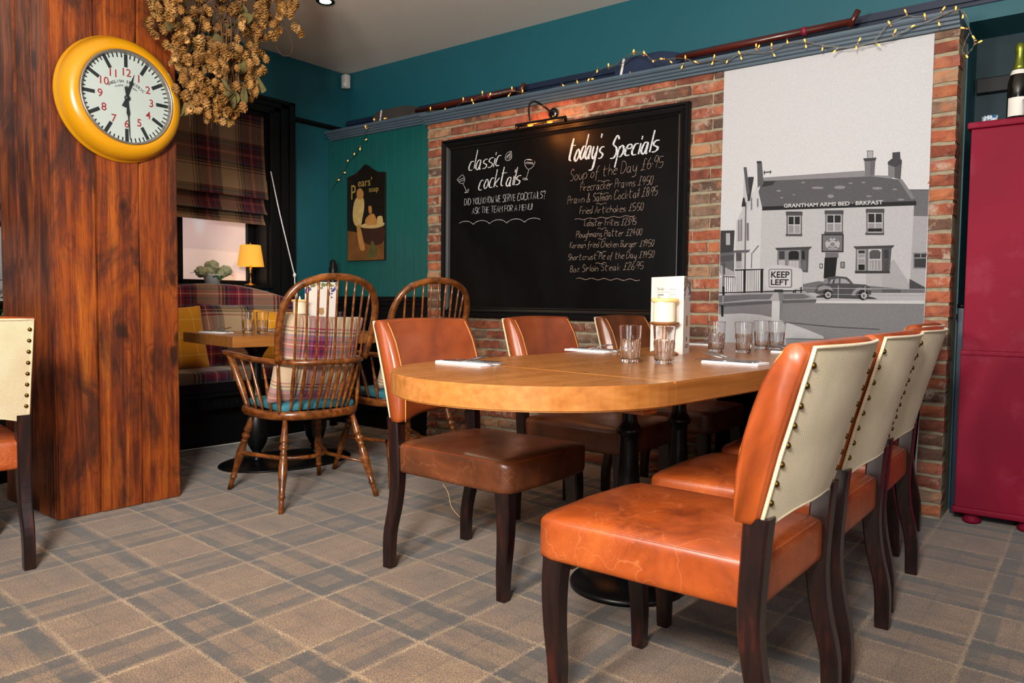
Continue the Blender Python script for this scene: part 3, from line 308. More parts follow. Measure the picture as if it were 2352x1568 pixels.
def mat_brick():
    s = NT('old_brick', 0.88); r = s.rnd()
    c = s.ramp(r, [(0.0, '#84432e'), (0.13, '#9d5439'), (0.26, '#78402f'), (0.38, '#8c4a33'), (0.50, '#65483b'), (0.60, '#965643'), (0.70, '#7c6351'), (0.80, '#a5623f'), (0.88, '#564339'), (0.95, '#a07a5c')], True)
    off = s.n('ShaderNodeCombineXYZ'); s.put(off.inputs[0], s.math('MULTIPLY', r, 31.0)); s.put(off.inputs[2], s.math('MULTIPLY', r, 17.0))
    add = s.n('ShaderNodeVectorMath'); s.put(add.inputs[0], s.obj()); s.put(add.inputs[1], off.outputs[0]); v = add.outputs[0]
    n1 = s.noise(13, 5, v, 0.7); n2 = s.noise(9, 4, s.map(v, loc=(3, 1, 5)), 0.6)
    c = s.mix(s.ramp(n1, [(0.48, 0.0), (0.7, 0.75)]), c, '#3f241b')
    c = s.mix(s.ramp(n2, [(0.52, 0.0), (0.75, 0.7)]), c, '#c07a52')
    white = s.math('MULTIPLY', s.ramp(s.noise(17, 5, s.map(v, loc=(8, 2, 1)), 0.7), [(0.52, 0.0), (0.66, 0.75)]), s.ramp(s.math('FRACT', s.math('MULTIPLY', r, 7.3)), [(0.45, 0.15), (0.8, 1.0)]))
    c = s.mix(white, c, '#b3a08e')
    s.base(c); s.bump(s.mix(0.5, n1, s.noise(45, 4, v)), 0.7, 0.008)
    return s.m
def mat_mortar():
    s = NT('mortar', 0.95); s.base(s.ramp(s.noise(25, 4), [(0.3, '#857b67'), (0.7, '#a3987f')])); s.bump(s.noise(70, 4), 0.5, 0.004); return s.m
def mat_carpet():
    s = NT('tartan_carpet', 0.97, 0, 0.1)
    tc = s.n('ShaderNodeTexCoord'); p = s.sep(tc.outputs['Object'])
    x = s.math('DIVIDE', p[0], S); y0 = s.math('DIVIDE', p[1], S)
    y = s.math('ADD', y0, s.math('MULTIPLY', x, 0.072))
    wob = s.math('ADD', s.math('MULTIPLY', s.math('SUBTRACT', s.noise(1.6, 2), 0.5), 0.02), s.math('MULTIPLY', s.math('SUBTRACT', s.noise(110, 3, None, 0.8), 0.5), 0.04))
    u = s.math('FRACT', s.math('DIVIDE', s.math('ADD', s.math('ADD', x, 3.625 + 5.1), wob), 0.51))
    v = s.math('FRACT', s.math('DIVIDE', s.math('ADD', s.math('ADD', y, -1.728 + 4.8), wob), 0.48))
    # one repeat: cream line, wide plain field with a hair line, cream line, two dark bands round a lighter field
    st = [(0.0, 1.0), (0.026, 0.42), (0.27, 0.42), (0.275, 0.22), (0.292, 0.42), (0.555, 1.0), (0.580, 0.06), (0.695, 0.36), (0.77, 0.20), (0.79, 0.36), (0.87, 0.04), (0.975, 0.36)]
    st2 = [(0.0, 1.0), (0.024, 0.42), (0.24, 0.42), (0.247, 0.24), (0.26, 0.42), (0.515, 1.0), (0.54, 0.05), (0.64, 0.34), (0.72, 0.22), (0.74, 0.36), (0.84, 0.02), (0.972, 0.36)]
    ru = s.ramp(u, st, True); rv = s.ramp(v, st2, True)
    def band(r_, lo, hi): return s.ramp(r_, [(lo, 0.0), (hi, 1.0)])
    lightm = s.math('MAXIMUM', band(ru, 0.8, 0.9), band(rv, 0.8, 0.9))
    du = s.math('SUBTRACT', 1.0, s.ramp(ru, [(0.02, 0.0), (0.40, 1.0)])); dv = s.math('SUBTRACT', 1.0, s.ramp(rv, [(0.0, 0.0), (0.40, 1.0)]))
    pu = s.ramp(s.noise(6.5, 4, s.map(tc.outputs['Object'], (1, 0.6, 1)), 0.65), [(0.36, 0.5), (0.6, 1.25)]); pv = s.ramp(s.noise(7, 4, s.map(tc.outputs['Object'], (0.7, 1.4, 1)), 0.7), [(0.36, 0.4), (0.58, 1.4)])
    dark = s.math('MINIMUM', s.math('ADD', s.math('MULTIPLY', s.math('MULTIPLY', du, pu), 0.72), s.math('MULTIPLY', s.math('MULTIPLY', dv, pv), 0.78)), 1.0)
    c = s.ramp(s.noise(5, 5, None, 0.7), [(0.32, '#644c34'), (0.5, '#826446'), (0.7, '#987a55')])
    blu = s.ramp(s.noise(2.3, 2), [(0.4, '#2a221a'), (0.6, '#302b26')])
    c = s.mix(s.math('MULTIPLY', dark, 0.95), c, blu)
    c = s.mix(s.math('MULTIPLY', lightm, s.ramp(s.noise(9, 3), [(0.35, 0.12), (0.65, 0.62)])), c, '#c4ab86')
    c = s.mix(s.ramp(s.noise(10, 6, s.map(loc=(4, 4, 0)), 0.75), [(0.56, 0.0), (0.72, 0.42)]), c, '#433428')
    pile = s.ramp(s.noise(230, 2, None, 0.7), [(0.36, 0.0), (0.64, 1.0)])
    c = s.mix(1.0, c, s.mix(pile, '#3a3a3a', '#c8c0b6'), 'OVERLAY')
    s.base(c); s.bump(pile, 0.22, 0.003)
    s.b.inputs['Sheen Weight'].default_value = 0.25; s.b.inputs['Sheen Roughness'].default_value = 0.6
    return s.m
TART = [(0.0, '#b9a284'), (0.36, '#7d1f2c'), (0.385, '#b9a284'), (0.42, '#4a3a1e'), (0.455, '#b08f4e'), (0.47, '#1f1b33'), (0.53, '#5d5f70'), (0.55, '#6b1630'), (0.64, '#1f1b33'), (0.665, '#8c1d36'), (0.715, '#d3bd9c'), (0.73, '#8c1d36'), (0.78, '#1f1b33'), (0.81, '#6b1630'), (0.87, '#535a6c'), (0.90, '#1f1b33'), (0.93, '#5f5230'), (0.965, '#7d1f2c'), (0.985, '#b9a284')]
def mat_tartan(name, period, axes, ramps=(TART, TART), amt=0.5, tint=None, off=(0, 0), rough=0.9):
    s = NT(name, rough, 0, 0.2); p = s.sep()
    def ax(a):
        if a == 'xz': return s.math('SUBTRACT', p[0], p[2])
        return p['xyz'.index(a)]
    def one(a, per, o, rp):
        t = s.math('FRACT', s.math('ADD', s.math('DIVIDE', ax(a), per), o + 20.0))
        return s.ramp(t, rp, True)
    a = one(axes[0], period, off[0], ramps[0]); b = one(axes[1], period, off[1], ramps[1])
    c = s.mix(amt, a, b)
    c = s.mix(0.35, c, s.mix(1.0, a, b, 'MULTIPLY'))
    if tint: c = s.mix(1.0, c, tint, 'MULTIPLY')
    w = s.noise(420, 2)
    c = s.mix(0.25, c, s.mix(w, '#000000', '#ffffff'), 'SOFT_LIGHT')
    s.base(c); s.bump(w, 0.35, 0.002)
    s.b.inputs['Sheen Weight'].default_value = 0.2
    return s.m
M = {}
M['table'] = mat_wood_table(); M['pillar'] = mat_pillar()
M['leather'] = mat_leather('tan_leather', '#5c230d', '#913f15', '#a8501c', '#cc8350')
M['leather_dark'] = mat_leather('brown_leather', '#41200f', '#63341b', '#834623', '#a9683c', 0.34)
M['leather_brown'] = mat_leather('chestnut_leather', '#5f2710', '#853a15', '#98481c', '#b9713f', 0.34)
M['brick'] = mat_brick(); M['mortar'] = mat_mortar(); M['carpet'] = mat_carpet()
M['teal'] = plain('teal_paint', '#105560', 0.55, var=0.10, scale=2.2, bump=0.05)
M['panel'] = plain('teal_green_paint', '#125452', 0.42, var=0.10, scale=3)
M['ceiling'] = plain('ceiling_plaster', '#e0d9cf', 0.9, var=0.05, scale=1.4, bump=0.15)
M['grey'] = plain('grey_paint', '#4b5c69', 0.5, var=0.15, scale=6)
M['navy'] = plain('navy_paint', '#16233a', 0.45, var=0.2)
M['black'] = plain('black_paint', '#0a0b0d', 0.42, var=0.2, spec=0.22)
M['blackwood'] = plain('black_stained_wood', '#100d0e', 0.36, var=0.25, scale=5, spec=0.3)
M['iron'] = plain('black_iron', '#090a0c', 0.36, 0.0, var=0.2, bump=0.15, spec=0.35)
M['white_wall'] = plain('white_wall', '#b9bcba', 0.85, var=0.06)
M['cream_wax'] = NT('candle_wax', 0.5).base('#f3e8cc').m
_w = M['cream_wax'].node_tree.nodes['Principled BSDF']; _w.inputs['Subsurface Weight'].default_value = 0.6; _w.inputs['Subsurface Radius'].default_value = (0.03, 0.02, 0.01); _w.inputs['Subsurface Scale'].default_value = 0.6
M['wax_warm'] = NT('melted_wax', 0.35).base('#f4c987').m
_w = M['wax_warm'].node_tree.nodes['Principled BSDF']; _w.inputs['Subsurface Weight'].default_value = 0.5; _w.inputs['Subsurface Radius'].default_value = (0.03, 0.015, 0.006)
M['flame'] = emit('flame', '#ffe6b0', 14); M['bulb'] = emit('fairy_bulb', '#ff9a3e', 4); M['lampbulb'] = emit('warm_lamp', '#ff6a1c', 2.6)
M['spot'] = emit('downlight_glow', '#fff0d0', 18)
M['steel'] = plain('polished_steel', '#b9bbbe', 0.2, 1.0, var=0.05)
M['chrome'] = plain('dark_chrome', '#56585c', 0.15, 1.0, var=0.05)
M['brass'] = plain('brass', '#a98342', 0.3, 1.0, var=0.15)
M['nail'] = plain('antique_brass_nail', '#6e5526', 0.35, 1.0, var=0.3)
M['napkin'] = plain('white_paper', '#eef0f4', 0.8, var=0.03)
M['card'] = plain('white_card', '#e6e0d8', 0.6, var=0.02)
M['ink'] = plain('grey_ink', '#4c4a4c', 0.8)
M['mustard'] = mat_tartan('mustard_check', 0.115, 'yz', ([(0, '#e0a428'), (0.90, '#e0a428'), (0.93, '#f3dc9c'), (0.97, '#e0a428')],) * 2, 0.5)
M['tartan_back'] = mat_tartan('tartan_back', 0.42, 'yz', off=(0.15, 0.35))
M['tartan_cush'] = mat_tartan('tartan_cushion', 0.40, 'yz', off=(0.12, 0.05))
M['blind'] = mat_tartan('tartan_blind', 0.34, 'yz', tint='#c4bbb2', off=(0.1, 0.6))
SEATR = [(0.0, '#6e4a1e'), (0.3, '#5d3a1c'), (0.45, '#221626'), (0.55, '#4f1226'), (0.66, '#1c1630'), (0.74, '#6e2430'), (0.78, '#7a5a2a')]
M['tartan_seat'] = mat_tartan('tartan_seat', 0.42, ('y', 'xz'), (TART, SEATR), 0.6, off=(0.1, 0.2))
PINK = [(0.0, '#cfb89c'), (0.30, '#a02050'), (0.325, '#cfb89c'), (0.36, '#4f4450'), (0.385, '#cfb89c'), (0.42, '#a85f7c'), (0.47, '#8e1f4a'), (0.52, '#3c2f58'), (0.56, '#9c2252'), (0.63, '#cfb89c'), (0.645, '#9c2252'), (0.70, '#3c2f58'), (0.73, '#a85f7c'), (0.79, '#6c7a90'), (0.82, '#cfb89c'), (0.86, '#594a3c'), (0.885, '#cfb89c'), (0.92, '#a02050'), (0.945, '#cfb89c')]
M['pink'] = mat_tartan('pink_tartan', 0.27, 'yz', (PINK, PINK), 0.5, off=(0.5, 0.34))
M['seatpad'] = plain('turquoise_velvet', '#2e7180', 0.75, var=0.2, scale=12)
def mat_cream():
    s = NT('cream_herringbone', 0.95, 0, 0.15); p = s.sep()
    zig = s.math('PINGPONG', s.math('ADD', p[1], 5.0), 0.035)
    w = s.math('SINE', s.math('MULTIPLY', s.math('ADD', p[2], zig), 900.0))
    w01 = s.math('ADD', s.math('MULTIPLY', w, 0.5), 0.5)
    c = s.mix(w01, '#bfad8c', '#dccaa9'); c = s.mix(s.ramp(s.noise(9, 3), [(0.35, 0.25), (0.6, 0.0)]), c, '#a3916f')
    s.base(c); s.bump(s.mix(0.6, w01, s.noise(500, 2)), 0.35, 0.0025); s.b.inputs['Sheen Weight'].default_value = 0.2
    return s.m
M['cream'] = mat_cream()
def mat_windsor():
    s = NT('windsor_elm', 0.3); g = s.noise(3, 5, s.map(scale=(3, 14, 14)), 0.6, 0.5); b = s.noise(7, 3)
    c = s.ramp(g, [(0.3, '#452009'), (0.5, '#7d4318'), (0.72, '#a66428')])
    s.base(s.mix(s.ramp(b, [(0.4, 0.5), (0.65, 0.0)]), c, '#2a140a')); s.bump(g, 0.1, 0.002)
    s.b.inputs['Coat Weight'].default_value = 0.35; s.b.inputs['Coat Roughness'].default_value = 0.2; return s.m
M['windsor'] = mat_windsor()
def mat_legwood():
    s = NT('ebonised_leg', 0.3); g = s.noise(4, 4, s.map(scale=(12, 12, 2)), 0.6)
    s.base(s.ramp(g, [(0.35, '#100809'), (0.55, '#1f0d0c'), (0.78, '#45170d')])); s.b.inputs['Coat Weight'].default_value = 0.2; s.b.inputs['Coat Roughness'].default_value = 0.25; return s.m
M['leg'] = mat_legwood()
def mat_glass(name, rough=0.0, tint='#ffffff'):
    s = NT(name, rough); s.base(tint); s.b.inputs['Transmission Weight'].default_value = 1.0; s.b.inputs['IOR'].default_value = 1.5; return s.m
M['glass'] = mat_glass('clear_glass'); 
def mat_board():
    s = NT('blackboard', 0.4, 0, 0.18); n = s.noise(1.7, 5, s.map(scale=(1, 1, 0.6)), 0.6, 0.6)
    s.base(s.ramp(n, [(0.35, '#050506'), (0.7, '#0e0f10')])); s.rough(s.ramp(n, [(0.3, 0.34), (0.7, 0.5)])); return s.m
M['board'] = mat_board()
def mat_chalk(name, c):
    s = NT(name, 1.0, 0, 0.0); s.base(s.mix(s.ramp(s.noise(160, 3), [(0.4, 0.55), (0.6, 0.0)]), c, '#2a2827')); return s.m
M['chalk'] = mat_chalk('white_chalk', '#dfe6ea'); M['chalk_dim'] = mat_chalk('worn_chalk', '#cbb2a2')
def mat_daylight_glow():
    s = NT('frosted_daylight_glow', 0.5); p = s.sep()
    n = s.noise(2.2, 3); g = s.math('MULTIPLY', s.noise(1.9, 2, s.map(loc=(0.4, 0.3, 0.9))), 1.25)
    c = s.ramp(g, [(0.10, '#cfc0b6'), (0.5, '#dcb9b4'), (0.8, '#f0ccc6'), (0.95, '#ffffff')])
    s.base('#e8e0da'); s.put(s.b.inputs['Emission Color'], c)  # pink and white daylight is painted into the pane's own glow
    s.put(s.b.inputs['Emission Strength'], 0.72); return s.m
M['daylight_glow'] = mat_daylight_glow()
M['yellow'] = plain('yellow_enamel', '#cc8d0d', 0.28, var=0.06, scale=4, coat=0.6)
M['dial'] = plain('clock_dial', '#aab5b0', 0.6, var=0.04)
M['dial_black'] = plain('dial_black', '#1c2224', 0.5); M['dial_red'] = plain('dial_red', '#8d2a30', 0.5)
M['red_cab'] = (lambda s: (s.base(s.mix(s.ramp(s.noise(3.5, 5, None, 0.7), [(0.55, 0.0), (0.75, 0.35)]), s.ramp(s.noise(1.6, 3), [(0.3, '#6f1028'), (0.7, '#85122c')]), '#a04a62')), s.m)[1])(NT('raspberry_paint', 0.6, 0, 0.12))
M['hop'] = (lambda s: (s.base(s.mix(s.ramp(s.noise(16, 3), [(0.35, 0.9), (0.6, 0.1)]), s.ramp(s.rnd(), [(0.0, '#7b5426'), (0.3, '#9a6c37'), (0.6, '#b0824a'), (0.85, '#c59a62'), (1.0, '#8a6a34')]), '#5f3d1b')), s.m)[1])(NT('dried_hop', 0.9, 0, 0.1))
M['hop_leaf'] = plain('dried_leaf', '#585028', 0.95, var=0.3, scale=14)
M['stem'] = plain('dried_stem', '#5d4130', 0.9, var=0.3)
M['cable'] = mat_glass('clear_cable', 0.2, '#c9ccb8')
M['wood_dark'] = plain('mahogany', '#4a170e', 0.3, var=0.3, scale=5, coat=0.3)
M['oar_navy'] = plain('oar_navy', '#1b2b45', 0.4, var=0.2); M['oar_grey'] = plain('oar_weathered', '#3c3834', 0.6, var=0.3, scale=6)
M['leaf'] = plain('green_leaf', '#2f5a26', 0.45, var=0.3, scale=12)
M['shade'] = (lambda s: (s.base('#d9a64a'), s.put(s.b.inputs['Emission Color'], s.ramp(s.sep()[2], [(0.0, '#d9b070'), (0.06, '#b98c50'), (0.14, '#ffad2a')])), s.put(s.b.inputs['Emission Strength'], 0.75), s.m)[-1])(NT('lit_linen_shade', 0.9))
M['ceramic'] = plain('white_ceramic', '#d8dadb', 0.2, var=0.04); M['blueware'] = (lambda s: (s.base(s.mix(s.ramp(s.noise(60, 4), [(0.45, 0.0), (0.55, 1.0)]), '#285a8c', '#c9d6de')), s.m)[1])(NT('blue_transfer_china', 0.15))
M['darkglass'] = plain('dark_bottle_glass', '#050806', 0.08, var=0.1, coat=0.8); M['foil'] = plain('green_gold_foil', '#8f9a3c', 0.35, 0.8, var=0.25, scale=30)
M['plastic'] = plain('white_plastic', '#c9c6c0', 0.5, var=0.03)
M['woodplate'] = plain('charred_wood', '#8a5528', 0.6, var=0.6, scale=30)
M['bristle'] = plain('hessian', '#a2875c', 0.95)
GREYS = {}
def grey(g):
    if g not in GREYS:
        s = NT('print_grey_%02d' % g, 0.75, 0, 0.2); L = (g / 99.0) ** 0.88; a, b = L * 0.97, L * 1.0
        def hx(t): t = int(max(0, min(1, t)) * 202); return '#%02x%02x%02x' % (t, t, min(255, int(t * (1.0 + 0.03 * (1 - L)) + 3)))
        s.base(s.ramp(s.noise(320, 3, None, 0.7), [(0.3, hx(a - 0.05)), (0.7, hx(b + 0.03))])); GREYS[g] = s.m
    return GREYS[g]

# ------------------------------------------------------------------ the room
ZC = 2.957
b = MB(); b.box(-7, -3.5, -0.08, 3, 4.8, 0); floor = struct(b.build('floor', M['carpet']))
def ceil_mat():
    return M['ceiling']
b = MB(); b.box(-7, -3.5, ZC, 3, 4.8, ZC + 0.1); ceiling = struct(b.build('ceiling', ceil_mat()))
# window wall (left): opening y 2.15..3.60, z 1.12..2.47
b = MB()
b.box(-5.5, 3.60, 0, -5.2, 4.8, ZC); b.box(-5.5, 1.98, 0, -5.2, 3.60, 1.12); b.box(-5.5, 1.98, 2.47, -5.2, 3.60, ZC); b.box(-5.5, 1.98, 1.12, -5.2, 2.15, 2.47)
wall_left = struct(b.build('wall_left', M['teal']))
b = MB(); b.box(-5.5, -3.5, 0, -5.2, 1.98, ZC); wl2 = struct(b.build('wall_far', M['white_wall']))
b = MB(); b.bevbox(-5.2, -3.5, 2.405, -5.17, 1.98, 2.445, 0.006); struct(b.build('trim_5', M['teal']))
b = MB(); b.bevbox(-5.2, -3.5, 0, -5.165, 1.98, 1.0, 0.006); struct(b.build('trim_6', M['black']))
# long wall (right)
b = MB(); b.box(-5.2, 4.386, 0, -0.56, 4.8, ZC); b.box(-0.56, 4.386, 2.42, 3, 4.8, ZC); 
wall_right = struct(b.build('wall_right', M['teal']))
M['shaded_teal'] = plain('alcove_shade_teal', '#08262e', 0.7, var=0.15)  # the alcove's shade is put into this darker teal
b = MB(); b.box(-0.56, 4.7, 0, 3, 4.8, 2.42); struct(b.build('wall_alcove', M['shaded_teal']))
b = MB()
for z0, z1, y in ((2.495, 2.512, 4.372), (2.512, 2.535, 4.352), (2.535, 2.552, 4.362)): b.box(-5.17, y, z0, 3, 4.3865, z1)
struct(b.build('trim_2', M['navy']))
b = MB()
for z0, z1, x in ((2.455, 2.468, -5.19), (2.468, 2.484, -5.172), (2.484, 2.494, -5.182)): b.box(-5.201, 3.82, z0, x, 4.35, z1)
struct(b.build('trim_7', M['black']))
# boarded recess: teal boards above, black boards and plinth below
b = MB(); b.box(-5.2, 4.206, 0, -3.98, 4.39, 2.37); rec = struct(b.build('wall_panelled', M['panel']))
nb = 11; w0 = (-4.09 + 5.2) / nb
for i in range(nb):
    x = -5.2 + i * w0
    b = MB(); b.bevbox(x + 0.001, 4.192, 1.055, x + w0 - 0.001, 4.21, 2.37, 0.0045); b.build('board', M['panel'], rec)
    b = MB(); b.bevbox(x + 0.001, 4.192, 0.14, x + w0 - 0.001, 4.21, 1.02, 0.0045); b.build('black_board', M['black'], rec)
b = MB(); b.bevbox(-4.09, 4.172, 0.14, -3.982, 4.208, 2.37, 0.004); b.build('edge_board', M['panel'], rec)
b = MB(); b.bevbox(-4.09, 4.165, 0.14, -3.983, 4.2, 1.02, 0.004); b.build('black_edge_board', M['black'], rec)
b = MB(); b.bevbox(-5.19, 4.155, 1.018, -3.982, 4.21, 1.04, 0.006); b.bevbox(-5.19, 4.17, 0.985, -3.982, 4.2, 1.02, 0.006); b.bevbox(-5.19, 4.165, 1.04, -3.982, 4.2, 1.056, 0.005)
struct(b.build('trim_3', M['black']))
b = MB(); b.bevbox(-5.19, 4.16, 0, -3.982, 4.2, 0.12, 0.004); b.bevbox(-5.19, 4.17, 0.12, -3.982, 4.2, 0.145, 0.006)
struct(b.build('baseboard_right', M['black']))
# brick projection
b = MB(); b.box(-3.98, 4.137, 0, -0.566, 4.388, 2.325); mort = struct(b.build('wall_brick', M['mortar']))
def brick_mesh(L, seed, ret=0.02):
    rr = random.Random(seed); H = 0.0515; nx, nz = (6, 3) if L > 0.13 else (4, 3); d = 0.017
    f = MB(); vs = []
    for j in range(nz + 1):
        for i in range(nx + 1):
            ex = i in (0, nx); ez = j in (0, nz)
            y = -d + rr.uniform(-0.0035, 0.0035) + (0.005 if ex or ez else 0)
            vs.append((-L / 2 + L * i / nx + (rr.uniform(-0.003, 0.003) if ex else rr.uniform(-.01, .01)), y, -H / 2 + H * j / nz + (rr.uniform(-0.003, 0.002) if ez else rr.uniform(-.004, .004))))
    w = nx + 1
    fs = [(j * w + i, j * w + i + 1, (j + 1) * w + i + 1, (j + 1) * w + i) for j in range(nz) for i in range(nx)]
    rim = [i for i in range(w)] + [j * w + nx for j in range(1, nz + 1)] + [nz * w + i for i in range(nx - 1, -1, -1)] + [j * w for j in range(nz - 1, 0, -1)]
    o = len(vs)
    for k in rim: x, y, z = vs[k]; vs.append((x * 1.0, ret, z))
    n = len(rim)
    for k in range(n): fs.append((rim[k], o + k, o + (k + 1) % n, rim[(k + 1) % n]))
    f.add(vs, fs); me = bpy.data.meshes.new('brick'); me.from_pydata(f.v, [], f.f); me.materials.append(M['brick']); me.update(); return me
FULL = [brick_mesh(0.222, k) for k in range(8)]; HALF = [brick_mesh(0.106, 50 + k) for k in range(6)]; PIER = [brick_mesh(0.125, 80 + k, 0.09) for k in range(8)]
PITCH = 0.069; CRS = 34
def put_brick(x0, x1, z, course):
    L = x1 - x0
    if L < 0.035: return
    full = L > 0.15
    me = random.choice(FULL if full else HALF); o = link('brick', me, mort)
    o.location = ((x0 + x1) / 2, 4.139 + random.uniform(-0.003, 0.003), z); o.scale = (L / (0.222 if full else 0.106), 1, 1)
for c in range(CRS):
    z = 0.038 + c * PITCH; off = (0.0, 0.1165)[c % 2] + random.uniform(-0.012, 0.012)
    x = -3.978 - (0.233 - off if off else 0.0)
    if z > 2.33: break
    while x < -1.69:
        a, e = max(x, -3.978), min(x + 0.222, -1.695)
        hid = a > -3.775 and e < -1.915 and 0.99 < z < 2.10
        if not hid: put_brick(a, e, z, c)
        x += 0.233
    o = link('brick', PIER[c % 8], mort); o.location = (-0.6265 + random.uniform(-0.004, 0.004), 4.139 + random.uniform(-.003, .003), z)
# rails over the bricks and over the boarded recess (grey, stepped), with the shelf behind them
def rail(name, x0, x1, prof, yb, zt, mat_, ret=False):
    b = MB(); n = len(prof)
    v = [(x0, y, z) for y, z in prof] + [((x1 - (y - prof[-1][0]) * (0 if not ret else 0)), y, z) for y, z in prof]
    v += [(x0, yb, zt), (x1, yb, zt), (x0, yb, prof[0][1]), (x1, yb, prof[0][1])]
    f = [(i, i + 1, n + i + 1, n + i) for i in range(n - 1)] + [(n - 1, 2 * n, 2 * n + 1, 2 * n - 1)]
    f += [tuple([2 * n + 2] + list(range(n - 1, -1, -1))[::-1] + [2 * n])[::-1], tuple([2 * n + 3] + list(range(n, 2 * n)) + [2 * n + 1])]
    f.append((0, n, 2 * n + 3, 2 * n + 2))
    b.add(v, f); return struct(b.build(name, mat_))
P2 = [(4.118, 2.318), (4.100, 2.318), (4.100, 2.330), (4.086, 2.334), (4.082, 2.345), (4.070, 2.349), (4.066, 2.360), (4.052, 2.364), (4.046, 2.372), (4.046, 2.385)]
rail('trim_1', -3.985, -0.56, P2, 4.386, 2.385, M['grey'])
P1 = [(y + 0.07, z + 0.034) for y, z in P2]
rail('trim_4', -5.16, -3.99, P1, 4.386, 2.419, M['grey'])

# window: architrave, reveal, sashes, sill
b = MB()
for y0, y1, x in ((3.60, 3.64, -5.165), (3.64, 3.70, -5.175), (3.70, 3.77, -5.160), (3.77, 3.82, -5.145)):
    b.bevbox(-5.21, y0, 0.2, x, y1 + 0.001, 2.47 + (y1 - 3.60) * 0.52, 0.004)
for z0, z1, x in ((2.47, 2.49, -5.165), (2.49, 2.525, -5.175), (2.525, 2.56, -5.160), (2.56, 2.586, -5.145)):
    b.bevbox(-5.21, 2.0, z0, x, 3.60 + (z1 - 2.47) / 0.52, z1 + 0.001, 0.004)
win = struct(b.build('window_1', M['black']))
b = MB(); b.box(-5.42, 2.15, 1.10, -5.2, 3.595, 1.125); b.bevbox(-5.43, 2.15, 1.105, -5.13, 3.6, 1.13, 0.006); b.build('window_sill', M['black'], win)
b = MB(); b.box(-5.42, 3.585, 1.12, -5.2, 3.6, 2.47); b.build('window_reveal', M['black'], win)
b = MB()
for y0, y1 in ((3.525, 3.585), (2.925, 2.985), (2.30, 2.36)): b.bevbox(-5.42, y0, 1.12, -5.36, y1, 2.47, 0.006)
b.bevbox(-5.425, 2.15, 1.12, -5.36, 3.585, 1.17, 0.006); b.bevbox(-5.425, 2.15, 2.42, -5.36, 3.585, 2.47, 0.006)
b.build('sash_frame', M['black'], win)
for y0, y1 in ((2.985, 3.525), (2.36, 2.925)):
    b = MB(); b.box(-5.40, y0, 1.17, -5.394, y1, 2.42); b.build('pane', M['daylight_glow'], win)

# timber-clad pillar
pil = thing('timber_pillar', 'square pillar clad in knotty reddish brown boards, carrying the yellow clock', 'pillar', (-4.04, 1.76, 0))
def board(x0, y0, x1, y1, seed, z0=0.004, z1=ZC - 0.004):
    rr = random.Random(seed); bm = bmesh.new(); bmesh.ops.create_cube(bm, size=1)
    for v in bm.verts: v.co = Vector(((x0 + x1) / 2 + v.co.x * (x1 - x0), (y0 + y1) / 2 + v.co.y * (y1 - y0), (z0 + z1) / 2 + v.co.z * (z1 - z0)))
    ed = [e for e in bm.edges if abs(e.verts[0].co.z - e.verts[1].co.z) > 1]
    bmesh.ops.bevel(bm, geom=ed, offset=0.007, segments=2, affect='EDGES')
    for k in range(1, 12):
        zc = z0 + (z1 - z0) * k / 12
        bmesh.ops.bisect_plane(bm, geom=bm.verts[:] + bm.edges[:] + bm.faces[:], plane_co=(0, 0, zc), plane_no=(0, 0, 1))
    jx = {}
    for v in bm.verts:
        k = round(v.co.z, 2)
        if k not in jx: jx[k] = (rr.uniform(-0.0025, 0.0025), rr.uniform(-0.002, 0.002))
        v.co.x += jx[k][0]; v.co.y += jx[k][1]; v.co -= Vector((-4.04, 1.76, 0))
    b = MB(); b.frombm(bm); return b.build('board', M['pillar'], pil)
board(-3.79, 1.467, -3.745, 1.657, 1); board(-3.79, 1.661, -3.735, 1.856, 2); board(-3.79, 1.862, -3.74, 2.055, 3)
board(-3.95, 1.467, -3.79, 1.50, 4); board(-4.13, 1.472, -3.954, 1.50, 5); board(-4.35, 1.467, -4.134, 1.50, 6)
board(-4.02, 2.02, -3.79, 2.055, 7); board(-4.35, 2.02, -4.024, 2.055, 8); board(-4.35, 1.5, -4.31, 2.02, 9)
b = MB(); b.box(-0.27, -0.25, 0.01, 0.24, 0.25, ZC - 0.01); b.build('core', M['blackwood'], pil)

